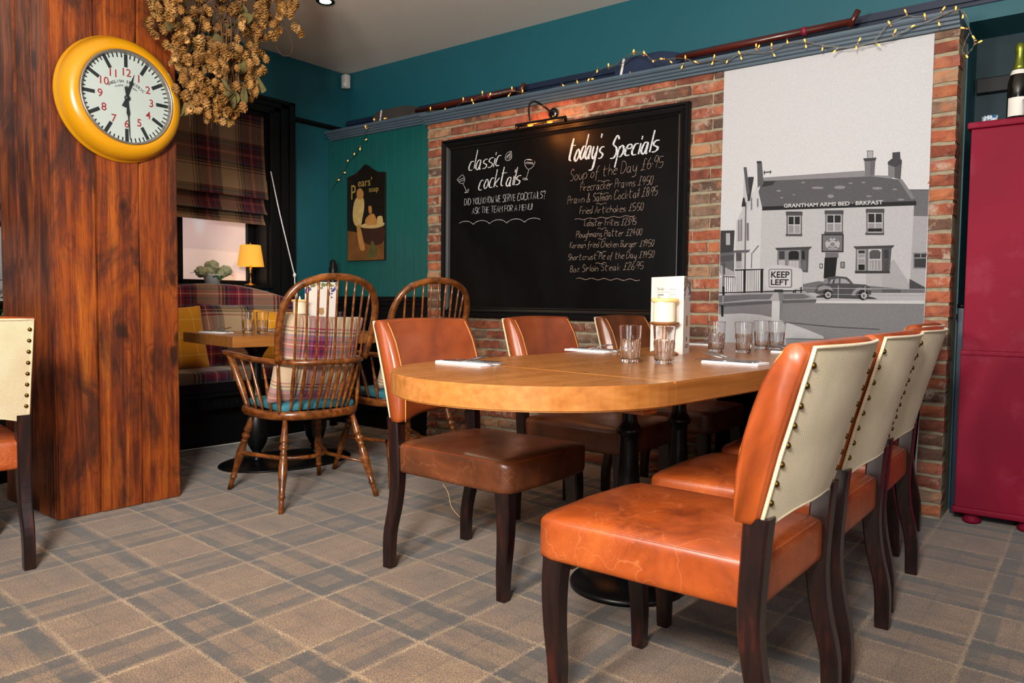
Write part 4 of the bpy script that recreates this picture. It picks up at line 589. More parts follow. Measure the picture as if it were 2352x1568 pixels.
# ------------------------------------------------------------------ leather dining chair (faces +X, origin on the floor)
def interp(tab, t):
    for (a, va), (b_, vb) in zip(tab, tab[1:]):
        if t <= b_: return va + (vb - va) * (t - a) / (b_ - a)
    return tab[-1][1]
XF = [(0.55, -0.268), (0.66, -0.268), (0.72, -0.276), (0.80, -0.297), (0.87, -0.322), (0.92, -0.350), (0.957, -0.392)]
XR = [(0.55, -0.325), (0.62, -0.340), (0.72, -0.362), (0.80, -0.385), (0.87, -0.405), (0.93, -0.424), (0.957, -0.430)]
def back_point(side, z, y):
    """side 0 = seat side, 1 = rear"""
    return interp(XF if side == 0 else XR, z) + 0.035 * (abs(y) / 0.25) ** 2
def bottom_z(y): return 0.572 + 0.022 * max(0, 1 - (abs(y) / 0.19) ** 4)
def make_club(name, label, group, lea):
    t = thing(name, label, 'chair', (0, 0, 0), 0, group)
    def dome(p):
        q = p.copy(); 
        if q.z > 0: q.z += 0.016 * max(0, 1 - (q.x / 0.30) ** 2) * max(0, 1 - (q.y / 0.26) ** 2)
        f = (q.x + 0.28) / 0.56; q.y *= 0.93 + 0.07 * min(1, max(0, f)); q.x += 0.012 * (1 - (q.y / 0.25) ** 2) * (1 if q.x > 0.2 else 0)
        return q + Vector((-0.012, 0, 0.432))
    seat = rbox(0.565, 0.50, 0.120, 0.024, 9, dome).build('seat', lea, t)
    b = MB(); pts = []
    for k in range(40):
        a = 2 * PI * k / 40; c, s_ = math.cos(a), math.sin(a)
        p = Vector((0.2765 * math.copysign(abs(c) ** 0.18, c), 0.2435 * math.copysign(abs(s_) ** 0.18, s_), 0.054)); pts.append(dome(p) + Vector((0, 0, -0.004)))
    b.tube(pts, 0.0036, 6, closed=True); b.build('piping', lea, seat)
    # back: upholstered shell
    b = MB(); N = 16; ny = 18; zs = [0.0, 0.04, 0.12, 0.3, 0.5, 0.68, 0.82, 0.92, 1.0]
    def sect(y):
        z0 = bottom_z(y); z1 = 0.957 - 0.006 * (abs(y) / 0.25) ** 2; e = 1 - max(0, (abs(y) - 0.225) / 0.025) ** 2 * 0.45
        fr = []; re = []
        for q in zs:
            z = z0 + (z1 - 0.02 - z0) * q; xf = back_point(0, z, y); xr = back_point(1, z, y); m = (xf + xr) / 2; r_ = (xf - xr) / 2
            if q == 0: r_ *= 0.8
            fr.append((m + r_ * e, z)); re.append((m - r_ * (0.6 + 0.4 * e), z))
        xf, zt = fr[-1]; xr = re[-1][0]; top = []
        for k in range(1, 6):
            a = PI * k / 6; top.append(((xf + xr) / 2 + (xf - xr) / 2 * math.cos(a), zt + 0.022 * math.sin(a)))
        return fr + top + re[::-1]
    ys = [-0.25, -0.246, -0.238, -0.225] + [-0.2 + 0.4 * i / 10 for i in range(11)] + [0.225, 0.238, 0.246, 0.25]
    secs = [[Vector((x, y, z)) for x, z in sect(y)] for y in ys]; n = len(secs[0]); v = [p for s_ in secs for p in s_]
    f = [(j * n + i, j * n + (i + 1) % n, (j + 1) * n + (i + 1) % n, (j + 1) * n + i) for j in range(len(ys) - 1) for i in range(n)]
    f.append(tuple(range(n - 1, -1, -1))); f.append(tuple((len(ys) - 1) * n + i for i in range(n)))
    b.add(v, [q[::-1] for q in f], 0, True); back = b.build('backrest', lea, t)
    # stitched seams on the seat side
    for sy in (-1, 1):
        b = MB(); y = sy * 0.222; b.tube([(back_point(0, z, y) + 0.0012, y, z) for z in [bottom_z(y) + 0.345 * k / 14 for k in range(15)]] + [(back_point(0, 0.93, y) - 0.004, y, 0.942)], 0.0024, 5); b.build('seam', M['stitch'], back)
    # cream cloth over the rear with its welt
    b = MB()
    def rear(u, w):
        y = -0.238 + 0.476 * u; z = bottom_z(y) - 0.006 + (0.951 - bottom_z(y)) * w
        return Vector((back_point(1, z, y) - 0.0035 - 0.004 * math.sin(PI * w), y, z))
    b.grid(rear, 16, 18); 
    edge = [rear(0, k / 12) for k in range(13)] + [rear(k / 10, 1) for k in range(1, 10)] + [rear(1, 1 - k / 12) for k in range(13)]
    b.tube(edge, 0.0045, 6)
    b.tube([rear(k / 12, 0.0) + Vector((0.002, 0, 0)) for k in range(13)], 0.004, 6)
    cloth = b.build('rear_cloth', M['cream'], t)
    nm = MB(); nm.lathe([(0.0075, 0), (0.0072, 0.003), (0.005, 0.0058), (0.0015, 0.007)], 10, Matrix.Rotation(-PI / 2, 4, 'Y')); nme = nm.build('nail', M['nail'], cloth)
    first = True
    for sy in (0.022, 0.978):
        for k in range(9):
            p = rear(sy, 0.03 + 0.94 * k / 8.6); o = nme if first else link('nail', nme.data, cloth); first = False; o.location = p
    # legs
    def leg(path, w0, w1, sgn):
        b = MB(); P = catmull(path, 4); n = len(P); secs = []
        for i, p in enumerate(P):
            w = (w0 + (w1 - w0) * i / (n - 1)) / 2; d = w * (1.12 if sgn < 0 else 1.0); q = w * 0.75
            secs += [p + Vector(a) for a in ((-d, -q, 0), (-d * .8, -w, 0), (d * .8, -w, 0), (d, -q, 0), (d, q, 0), (d * .8, w, 0), (-d * .8, w, 0), (-d, q, 0))]
        f = [(i * 8 + k, i * 8 + (k + 1) % 8, (i + 1) * 8 + (k + 1) % 8, (i + 1) * 8 + k) for i in range(n - 1) for k in range(8)]
        f += [tuple(range(7, -1, -1)), tuple((n - 1) * 8 + k for k in range(8))]; b.add(secs, f[::1]); b.build('leg', M['leg'], t)
    for sy in (-1, 1):
        leg([(-0.292, sy * 0.222, 0.585), (-0.286, sy * 0.222, 0.50), (-0.280, sy * 0.222, 0.36), (-0.292, sy * 0.222, 0.25), (-0.318, sy * 0.224, 0.13), (-0.322, sy * 0.224, 0.002)], 0.050, 0.038, -1)
        leg([(0.232, sy * 0.212, 0.385), (0.238, sy * 0.214, 0.30), (0.236, sy * 0.213, 0.20), (0.228, sy * 0.211, 0.1), (0.226, sy * 0.210, 0.002)], 0.060, 0.038, 1)
    return t
M['stitch'] = plain('stitching', '#c07a3a', 0.6)
club = make_club('dining_chair', 'front orange tan leather chair with cream back, nearest on the right side', 'tan leather dining chairs at the oak table', M['leather'])
club.location = (-0.832, 1.797, 0); club.rotation_euler = (0, 0, PI - 0.025)
GR = 'tan leather dining chairs at the oak table'
dup(club, (-0.832, 2.40, 0), PI - 0.01, 'second cream backed leather chair from the front, right side of oak table')
dup(club, (-0.85, 3.0, 0), PI + 0.01, 'third cream backed leather chair, right side of oak table before the tucked-in one')
dup(club, (-0.95, 3.64, 0), PI, 'cream backed leather chair tucked deepest, nearest the wall mural')
mm = {'tan_leather': M['leather_brown']}
c1 = dup(club, (-1.81, 2.235, 0), 0.0, 'brown leather chair with a loose thread at the rounded end of the oak table', matmap=mm)
for ch in c1.children:
    if ch.name.startswith('seat'):
        ch.data.materials[0] = M['leather_dark']
c2 = dup(club, (-1.83, 3.06, 0), 0.0, 'brown leather chair in front of the blackboard, middle one on the left side', matmap=mm)
for ch in c2.children:
    if ch.name.startswith('seat'): ch.data.materials[0] = M['leather_dark']
mm2 = {'tan_leather': M['leather_dark']}
c3 = dup(club, (-1.775, 3.80, 0), 0.0, 'darkest brown leather chair below the blackboard corner, behind the candle', matmap=mm2)
c0 = dup(club, (-3.515, 0.955, 0), PI - 0.13, 'cream backed leather chair cut by the left edge, beside the pillar', 'leather chair beside the pillar')
c0['group'] = 'tan leather dining chairs at the oak table'
b = MB(); b.tube(catmull([(-0.03, -0.24, 0.372), (0.0, -0.245, 0.345), (0.02, -0.25, 0.30), (0.06, -0.25, 0.27)], 4), 0.0012, 5); b.build('loose_thread', M['bristle'], c1)

# ------------------------------------------------------------------ windsor armchair (faces +X)
def make_windsor():
    t = thing('windsor_chair', 'dark hoop-back windsor armchair with pink tartan cushion, nearest the camera', 'chair', (0, 0, 0), 0, 'hoop-back windsor chairs')
    wd = M['windsor']
    b = MB(); out = []
    for k in range(48):
        a = 2 * PI * k / 48; c, s_ = math.cos(a), math.sin(a)
        if c >= 0: x, y = 0.225 * abs(c) ** 0.45, 0.275 * math.copysign(abs(s_) ** 0.5, s_)
        else: x, y = -0.265 * abs(c) ** 0.8, 0.275 * math.copysign(abs(s_) ** 0.75, s_)
        out.append(Vector((x, y, 0)))
    rings = []
    for sc, z in ((0.86, 0.425), (0.97, 0.432), (1.0, 0.446), (1.0, 0.462), (0.975, 0.474), (0.93, 0.474), (0.8, 0.462), (0.5, 0.456), (0.2, 0.456)):
        rings.append([Vector((p.x * sc, p.y * sc, z)) for p in out])
    n = 48; v = [p for r_ in rings for p in r_]
    f = [(j * n + i, j * n + (i + 1) % n, (j + 1) * n + (i + 1) % n, (j + 1) * n + i) for j in range(len(rings) - 1) for i in range(n)]
    f += [tuple(range(n - 1, -1, -1)), tuple((len(rings) - 1) * n + i for i in range(n))]; b.add(v, f, 0, True); b.build('seat', wd, t)
    prof = [(0.012, 0), (0.013, 0.055), (0.0135, 0.07), (0.018, 0.072), (0.018, 0.080), (0.0145, 0.084), (0.0155, 0.12), (0.021, 0.17), (0.0225, 0.215), (0.018, 0.255), (0.014, 0.272), (0.018, 0.276), (0.018, 0.284), (0.0135, 0.290), (0.0225, 0.302), (0.023, 0.315), (0.013, 0.328), (0.0215, 0.336), (0.0215, 0.342), (0.016, 0.38), (0.012, 0.45)]
    feet = {}
    for sx, sy in ((1, 1), (1, -1), (-1, 1), (-1, -1)):
        A = Vector((sx * 0.312, sy * 0.265, 0)); T = Vector((sx * 0.185 - 0.01, sy * 0.185, 0.44)); d = T - A; L = d.length
        Mx = Matrix.Translation(A) @ d.to_track_quat('Z', 'Y').to_matrix().to_4x4() @ Matrix.Scale(L / 0.45, 4, (0, 0, 1)); feet[(sx, sy)] = (A, d)
        b = MB(); b.lathe(prof, 14, Mx); b.build('leg', wd, t)
    def at(k, s_): A, d = feet[k]; return A + d * s_
    b = MB(); p0, p1 = at((1, 1), 0.47), at((1, -1), 0.47)
    bow = catmull([p0, Vector((0.12, 0.185, p0.z)), Vector((-0.03, 0.12, p0.z)), Vector((-0.085, 0, p0.z)), Vector((-0.03, -0.12, p0.z)), Vector((0.12, -0.185, p0.z)), p1], 5)
    b.tube(bow, 0.0115, 9); b.build('stretcher', wd, t)
    for sy in (1, -1):
        b = MB(); b.tube([at((-1, sy), 0.40), Vector((-0.035, sy * 0.115, p0.z))], [0.008, 0.011], 8); b.build('stretcher', wd, t)
    # arm bow
    arm = [(0.315, 0.285), (0.20, 0.272), (0.05, 0.262), (-0.12, 0.250), (-0.25, 0.205), (-0.325, 0.11), (-0.345, 0.0)]
    arm = arm + [(x, -y) for x, y in arm[-2::-1]]
    def az(x): return 0.722 + 0.018 * max(0, x / 0.3)
    b = MB(); ap = catmull([Vector((x, y, az(x))) for x, y in arm], 5); b.tube(ap, [0.0145] * len(ap), 10, flat=1.35); b.build('arm_bow', wd, t)
    def arm_at(s_):
        i = s_ * (len(ap) - 1); k = min(int(i), len(ap) - 2); return ap[k].lerp(ap[k + 1], i - k)
    # crown hoop
    hoop = [(-0.235, 0.235, 0.725), (-0.275, 0.256, 0.85), (-0.322, 0.252, 0.99), (-0.36, 0.20, 1.085), (-0.385, 0.10, 1.13), (-0.39, 0, 1.14)]
    hoop = hoop + [(x, -y, z) for x, y, z in hoop[-2::-1]]
    hp = catmull([Vector(p) for p in hoop], 6); b = MB(); b.tube(hp, 0.0165, 10, flat=1.15); b.build('crown_hoop', wd, t)
    def hoop_z(y):   # the hoop point over a given y near the top
        best = min(hp[len(hp) // 8: -len(hp) // 8], key=lambda p: abs(p.y - y) - p.z * 0.05); return best
    for k in range(9):
        y = -0.165 + 0.33 * k / 8; bot = Vector((-0.235 + 0.12 * (abs(y) / 0.165) ** 2 * 0.35, y * 0.95, 0.462))
        top = hoop_z(y * 1.22); mid = Vector((-0.345 + 0.095 * (abs(y) / 0.2) ** 2.2, y * 1.08, 0.722))
        b = MB(); pts = catmull([bot, bot.lerp(mid, 0.45), mid, mid.lerp(top, 0.5), top], 3)
        b.tube(pts, [0.006 + 0.0045 * math.exp(-((i / len(pts) - 0.28) / 0.14) ** 2) for i in range(len(pts))], 7); b.build('spindle', wd, t)
    for sy in (1, -1):
        for xs, xa in ((-0.195, 0.22), (-0.11, 0.155), (-0.02, 0.1), (0.05, 0.06)):
            A = Vector((xs, sy * (0.215 + 0.02 * (xs + 0.2) * 2), 0.465)); sA = {0.22: 0.30, 0.155: 0.235, 0.1: 0.17, 0.06: 0.115}[xa]; T = arm_at(sA if sy > 0 else 1 - sA)
            b = MB(); pts = [A.lerp(T, k / 8) for k in range(9)]; b.tube(pts, [0.0065 + 0.005 * math.exp(-((k / 8 - 0.35) / 0.2) ** 2) for k in range(9)], 7); b.build('spindle', wd, t)
        A = Vector((0.13, sy * 0.235, 0.465)); T = arm_at(0.035 if sy > 0 else 0.965)
        b = MB(); b.tube(catmull([A, A.lerp(T, 0.35) + Vector((0.0, sy * -0.004, 0)), A.lerp(T, 0.75) + Vector((-0.012, 0, 0)), T], 4), [0.011, 0.013, 0.014, 0.015, 0.016, 0.017, 0.017, 0.017, 0.016, 0.016, 0.015, 0.015, 0.014], 9, flat=1.2); b.build('arm_support', wd, t)
    return t
def cushion(name, label, w, h, th, mat_, loc, rot, group, piping=None):
    def puff(p):
        u, v = p.y / (w / 2), p.z / (h / 2)
        k = max(0.0, (1 - abs(u) ** 2.6) * (1 - abs(v) ** 2.6)) ** 0.42
        q = p.copy(); q.x = p.x * (0.10 + 0.9 * k); pin = 1 - 0.05 * (1 - abs(u)) * 0 
        q.y *= 1 - 0.055 * (1 - v * v); q.z *= 1 - 0.055 * (1 - u * u)
        q.x += 0.006 * math.sin(7 * p.y / w * 2 + 1) * math.cos(5 * p.z / h * 2) * k
        return q
    o = rbox(th, w, h, 0.012, 11, puff).build(name, mat_); o.location = loc; o.rotation_euler = rot
    tag(o, label, 'cushion', group); return o
wc = make_windsor(); wc.location = (-3.325, 2.50, 0); wc.rotation_euler = (0, 0, PI - 0.18)
wc2 = dup(wc, (-3.29, 3.18, 0), PI - 0.18, 'second windsor armchair, behind the first, beside the blackboard')
def seat_pad(label, loc, rz):
    def df(p): 
        q = p.copy(); q.z += 0.01 * (1 - (p.x / 0.22) ** 2) * (1 - (p.y / 0.22) ** 2); return q
    o = rbox(0.40, 0.42, 0.045, 0.02, 8, df).build('seat_pad', M['seatpad']); o.location = loc; o.rotation_euler = (0, 0, rz)
    tag(o, label, 'cushion', 'turquoise seat pads on the windsor chairs')
def w2l(o, p): return Matrix.Translation(o.location) @ Matrix.Rotation(o.rotation_euler.z, 4, 'Z') @ Vector(p)
seat_pad('turquoise velvet seat pad on the nearer windsor chair', w2l(wc, (0.005, 0, 0.487)), PI - 0.18)
seat_pad('turquoise velvet seat pad on the farther windsor chair', w2l(wc2, (0.005, 0, 0.487)), PI - 0.18)
GC = 'pink tartan cushions on the windsor chairs'
cushion('cushion', 'large cream and pink tartan cushion leaning in the nearer windsor chair', 0.46, 0.47, 0.13, M['pink'], w2l(wc, (-0.165, 0.0, 0.725)), (0.06, -0.24, PI - 0.18), GC)
cushion('cushion', 'pink tartan cushion slumped on the farther windsor chair', 0.40, 0.36, 0.12, M['pink'], w2l(wc2, (-0.12, 0.0, 0.69)), (0.0, -0.35, PI - 0.18), GC)

# ------------------------------------------------------------------ oak table with the rounded end
TZ = 0.818; TA = math.radians(5.5)
tb = thing('dining_table', 'long oak table with one rounded end on black iron pedestals', 'table', (-1.362, 1.934, 0), -TA)   # local +Y runs to the wall
RW = 0.47
pts = [(RW * math.cos(a), -RW * abs(math.sin(a)) if False else RW * math.sin(a)) for a in [PI + PI * k / 40 for k in range(41)]]
def slab(pts, z0, z1, bev, name, y=0):
    bm = bmesh.new(); vs = [bm.verts.new((p[0], p[1] + y, z0)) for p in pts]; f = bm.faces.new(vs); bmesh.ops.recalc_face_normals(bm, faces=[f])
    r = bmesh.ops.extrude_face_region(bm, geom=[f]); up = [g for g in r['geom'] if isinstance(g, bmesh.types.BMVert)]
    for v in up: v.co.z = z1
    bmesh.ops.recalc_face_normals(bm, faces=bm.faces[:])
    ed = [e for e in bm.edges if abs(e.verts[0].co.z - e.verts[1].co.z) < 1e-4]
    bmesh.ops.bevel(bm, geom=ed, offset=bev, segments=2, affect='EDGES')
    b = MB(); b.frombm(bm); return b.build(name, M['table'], tb)
slab(pts, TZ - 0.066, TZ, 0.004, 'tabletop', -0.0012)
slab([(-RW, 0), (RW, 0), (RW, 2.06), (-RW, 2.06)], TZ - 0.066, TZ, 0.004, 'tabletop', 0.0012)
b = MB(); b.bevbox(-0.36, 0.0, TZ - 0.105, 0.37, 0.075, TZ - 0.066, 0.01); b.build('batten', M['table'], tb)
b = MB(); b.bevbox(-0.36, 1.9, TZ - 0.105, 0.37, 1.97, TZ - 0.066, 0.01); b.build('batten', M['table'], tb)
colp = [(0.045, 0.05), (0.052, 0.09), (0.056, 0.13), (0.052, 0.22), (0.042, 0.36), (0.034, 0.47), (0.032, 0.53), (0.034, 0.555), (0.045, 0.562), (0.047, 0.572), (0.041, 0.580), (0.036, 0.59), (0.030, 0.60), (0.0265, 0.62), (0.0265, TZ - 0.075)]
basep = [(0.205, 0.0), (0.208, 0.012), (0.200, 0.022), (0.13, 0.034), (0.075, 0.048), (0.05, 0.075), (0.045, 0.09)]
for y, dx in ((0.49, -0.01), (0.83, -0.008), (1.63, -0.005)):
    b = MB(); b.lathe(basep, 40, Matrix.Translation((dx, y, 0))); bs = b.build('pedestal_base', M['iron'], tb)
    b = MB(); b.lathe(colp, 28, Matrix.Translation((dx, y, 0))); b.build('column', M['iron'], tb)
    b = MB(); b.bevbox(dx - 0.12, y - 0.03, TZ - 0.082, dx + 0.12, y + 0.03, TZ - 0.066, 0.004); b.build('top_plate', M['iron'], tb)

# ------------------------------------------------------------------ tumblers
def tumbler_mesh():
    b = MB(); n = 60; R = [(0.028, 0.0), (0.030, 0.0004), (0.0312, 0.002), (0.0315, 0.004), (0.0325, 0.02), (0.0345, 0.05), (0.036, 0.07), (0.0358, 0.080), (0.0358, 0.084), (0.0365, 0.088), (0.0380, 0.11), (0.0393, 0.129), (0.0395, 0.1312), (0.0394, 0.1318)]
    def rf(a, z):
        k = max(0, min(1, (z - 0.003) / 0.01)) * max(0, min(1, (0.083 - z) / 0.008)); return 1 - 0.085 * k * abs(math.cos(5 * a)) ** 0.8 + 0.04 * k
    out = []; inn = [(0.0390, 0.1322), (0.0386, 0.1318), (0.0385, 0.1312), (0.0383, 0.129), (0.0371, 0.11), (0.0358, 0.09), (0.0335, 0.075), (0.0315, 0.045), (0.0297, 0.020), (0.0285, 0.015), (0.024, 0.0125), (0.012, 0.012), (0.0, 0.012)]
    v = []; f = []; prof = R + inn
    for j, (r, z) in enumerate(prof):
        for i in range(n):
            a = 2 * PI * i / n; rr = r * (rf(a, z) if j < len(R) else (1 if j < 2 + len(R) else 1)); v.append((rr * math.cos(a), rr * math.sin(a), z))
    for j in range(len(prof) - 1):
        for i in range(n): k = (i + 1) % n; f.append((j * n + i, j * n + k, (j + 1) * n + k, (j + 1) * n + i))
    f.append(tuple(range(n - 1, -1, -1))); b.add(v, f, 0, True); return b
gm = tumbler_mesh().build('tumbler', M['glass']); gdata = gm.data
GL = [((-1.300, 2.372), 'clear facet-cut tumbler nearest the rounded end of the oak table'), ((-1.190, 2.415), 'clear facet-cut tumbler directly in front of the candle'),
      ((-1.317, 3.175), 'tumbler on the oak table, leftmost of the four behind the menu'), ((-1.205, 3.205), 'tumbler on the oak table, second from the left of the four by the mural'),
      ((-1.250, 3.555), 'tumbler at the back, third from left of the four before the mural'), ((-1.165, 3.505), 'tumbler rightmost of the four, behind the rear cutlery')]
for i, (p, l) in enumerate(GL):
    o = gm if i == 0 else link('tumbler', gdata); o.location = (p[0], p[1], TZ + 0.0005); o.rotation_euler = (0, 0, i * 0.7)
    tag(o, l, 'glass', 'facet-cut tumblers on the oak table')

# ------------------------------------------------------------------ cutlery and napkins
def fork_mesh():
    b = MB(); z = lambda y: 0.001 + 0.019 * max(0, (y + 0.01) / 0.11) ** 1.1 * 1.35
    def strip(pts, th=0.0018):
        top = []; bot = []
        for y, w, x in pts: top += [(x - w / 2, y, z(y) + th), (x + w / 2, y, z(y) + th)]; bot += [(x - w / 2, y, z(y)), (x + w / 2, y, z(y))]
        m = len(top); v = top + bot; f = []
        for k in range(0, m - 2, 2): f += [(k, k + 1, k + 3, k + 2), (m + k, m + k + 2, m + k + 3, m + k + 1), (k, k + 2, m + k + 2, m + k), (k + 1, m + k + 1, m + k + 3, k + 3)]
        f += [(0, m, m + 1, 1), (m - 2, m - 1, 2 * m - 1, 2 * m - 2)]; b.add(v, f)
    strip([(-0.10, 0.014, 0), (-0.095, 0.019, 0), (-0.06, 0.013, 0), (-0.01, 0.007, 0), (0.03, 0.007, 0), (0.042, 0.016, 0), (0.052, 0.024, 0), (0.06, 0.025, 0)], 0.002)
    for k in range(4): x = -0.0105 + 0.007 * k; strip([(0.058, 0.0042, x), (0.08, 0.0036, x), (0.100, 0.0022, x)])
    return b
def knife_mesh():
    b = MB(); prof = [(-0.11, 0.010), (-0.105, 0.015), (-0.05, 0.014), (-0.01, 0.010), (0.0, 0.016), (0.06, 0.019), (0.10, 0.014), (0.115, 0.003)]
    pts = [(w / 2, y) for y, w in prof] + [(-w / 2, y) for y, w in prof[::-1]]; b.prism(pts, 0.0005, 0.003); return b
fk = fork_mesh().build('fork', M['steel']); kn = knife_mesh().build('knife', M['steel']); fd, kd = fk.data, kn.data
bpy.data.objects.remove(fk); bpy.data.objects.remove(kn)
def setting(x, y, rz, where, z=TZ):
    b = MB(); b.bevbox(-0.105, -0.05, 0, 0.105, 0.05, 0.004, 0.0012); b.bevbox(-0.105, -0.048, 0.0042, 0.103, 0.049, 0.008, 0.0012)
    o = b.build('napkin', M['napkin']); o.location = (x, y, z + 0.0004); o.rotation_euler = (0, 0, rz); tag(o, 'white folded paper napkin under cutlery, ' + where, 'napkin', 'white napkins set out with cutlery')
    Mx = Matrix.Translation((x, y, z)) @ Matrix.Rotation(rz, 4, 'Z')
    for k, (dy, kind) in enumerate(((-0.030, 'fork'), (-0.008, 'knife'), (0.012, 'fork'), (0.033, 'knife'))):
        q = link(kind, fd if kind == 'fork' else kd); q.location = Mx @ Vector((0.012 + 0.012 * (k % 2), dy, 0.0092)); q.rotation_euler = (0.0, 0, rz - PI / 2 + (0.08 if k == 2 else -0.03))
        tag(q, '%s steel %s on the napkin %s' % ('near' if k < 2 else 'far', kind, where), kind, 'cutlery laid on the napkins')
setting(-1.672, 1.93, -0.05, 'beside the brown chair at the rounded table end')
setting(-1.725, 2.80, -0.06, 'before the middle brown chair by the blackboard')
setting(-1.010, 2.605, PI - 0.06, 'right of the tumblers near the cream chairs')
setting(-1.02, 3.36, PI - 0.08, 'in front of the rightmost rear tumbler')
setting(-1.62, 3.66, -0.08, 'behind the menu at the wall end')

# ------------------------------------------------------------------ menus
def menu(loc, A, Bp, Cc, h, label, flowers):
    t = thing('menu', label, 'menu', loc, 0)
    for (p, q) in ((A, Bp), (Bp, Cc), (Cc, A)):
        p, q = Vector((p[0], p[1], 0)), Vector((q[0], q[1], 0)); d = (q - p).normalized(); nn = Vector((d.y, -d.x, 0)) * 0.0006
        b = MB(); v = []
        for zz in (0.0005, h):
            v += [p + nn + Vector((0, 0, zz)), q + nn + Vector((0, 0, zz)), q - nn + Vector((0, 0, zz)), p - nn + Vector((0, 0, zz))]
        b.add(v, ((0, 3, 2, 1), (4, 5, 6, 7), (0, 1, 5, 4), (1, 2, 6, 5), (2, 3, 7, 6), (3, 0, 4, 7))); b.build('panel', M['card'], t)
    return t
def on_panel(p, q, out=0.0012):
    p, q = Vector((p[0], p[1], 0)), Vector((q[0], q[1], 0)); d = (q - p).normalized(); n_ = Vector((d.y, -d.x, 0))
    return Matrix((( d.x, 0, n_.x, p.x + n_.x * out), (d.y, 0, n_.y, p.y + n_.y * out), (0, 1, 0, 0), (0, 0, 0, 1))), (q - p).length
mA, mB_, mC = (0, 0), (0.205, -0.115), (0.168, 0.03)
mn = menu((-1.545, 3.000, TZ), mA, mB_, mC, 0.322, 'white three-sided standing menu card behind the candle on the oak table', True)
Mx, L = on_panel(mA, mB_)
text_mesh('The Bar', 0.017, M['ink'], 'print', mn, Mx @ Matrix.Translation((0.043, 0.265, 0)) @ Matrix.Shear('XZ', 4, (0, 0)), 0.0001, 'LEFT')
b = MB()
def bar(x0, x1, y, h): b.box(x0, y, 0, x1, y + h, 0.0004, 0, Mx)
bar(0.04, 0.185, 0.256, 0.0010)
for x in (0.145, 0.16, 0.175): bar(x, x + 0.008, 0.268, 0.002); bar(x, x + 0.008, 0.245, 0.002)
for k, (w, hh) in enumerate(((0.045, 0.0035), (0.02, 0.002), (0.115, 0.0022), (0.12, 0.0022), (0.05, 0.0022), (0.045, 0.0035), (0.11, 0.0022), (0.10, 0.0022), (0.04, 0.0035), (0.1, 0.0022))): bar(0.05, 0.05 + w, 0.244 - 0.0085 * k, hh)
b.build('print', M['ink'], mn)
M['grape'] = plain('grape_print', '#4a417c', 0.7, var=0.3, scale=60); M['vine'] = plain('vine_print', '#6f7c45', 0.7, var=0.4, scale=60); M['ochre_print'] = plain('ochre_print', '#b18a5a', 0.7)
def vine(par, p, q, h, seed, wine=True):
    Mx, L = on_panel(p, q); rr = random.Random(seed); b = MB()
    def disc(x, y, r, mi, k=7, z=0.0002): b.add([Mx @ Vector((x + r * math.cos(2 * PI * i / k), y + r * math.sin(2 * PI * i / k), z)) for i in range(k)], [tuple(range(k))], mi)
    for cx, n_ in ((0.10 * L, 20), (0.86 * L, 20)):
        for i in range(n_): disc(max(.004, min(L - .004, cx + rr.gauss(0, 0.012))), h - 0.05 + rr.gauss(0, 0.02), 0.0065, 0, z=0.0002 + i * 2e-6)
    for i in range(int(46 * L / .2)): disc(rr.uniform(0.006, L - 0.006), h - 0.008 - abs(rr.gauss(0, 0.016)), rr.uniform(0.004, 0.010), rr.choice((1, 1, 2)), 5, 0.0003 + i * 2e-6)
    b.build('grape_print', [M['grape'], M['vine'], M['ochre_print']], par)
    if wine:
        b = MB(); x = L * 0.5; z = 0.0003
        b.add([Mx @ Vector(p_) for p_ in ((x - .016, .16, z), (x + .016, .16, z), (x + .019, .13, z), (x + .010, .115, z), (x - .010, .115, z), (x - .019, .13, z))], [(5, 4, 3, 2, 1, 0)], 0)
        b.add([Mx @ Vector(p_) for p_ in ((x - .001, .115, z), (x + .001, .115, z), (x + .001, .08, z), (x - .001, .08, z))], [(3, 2, 1, 0)], 0)
        b.build('glass_print', M['ochre_print'], par)
vine(mn, mB_, mC, 0.322, 3)
Mx, L = on_panel(mB_, mC)
b = MB(); b.add([Mx @ Vector((L * .5 + 0.011 * math.cos(a), 0.062 + 0.011 * math.sin(a), 0.0002)) for a in [2 * PI * k / 12 for k in range(12)]], [tuple(range(12))]); bxx = b
bxx.box(L * .32, 0.036, 0, L * .72, 0.039, 0.0003, 0, Mx); bxx.box(L * .28, 0.028, 0, L * .76, 0.031, 0.0003, 0, Mx); bxx.build('print', M['ink'], mn)

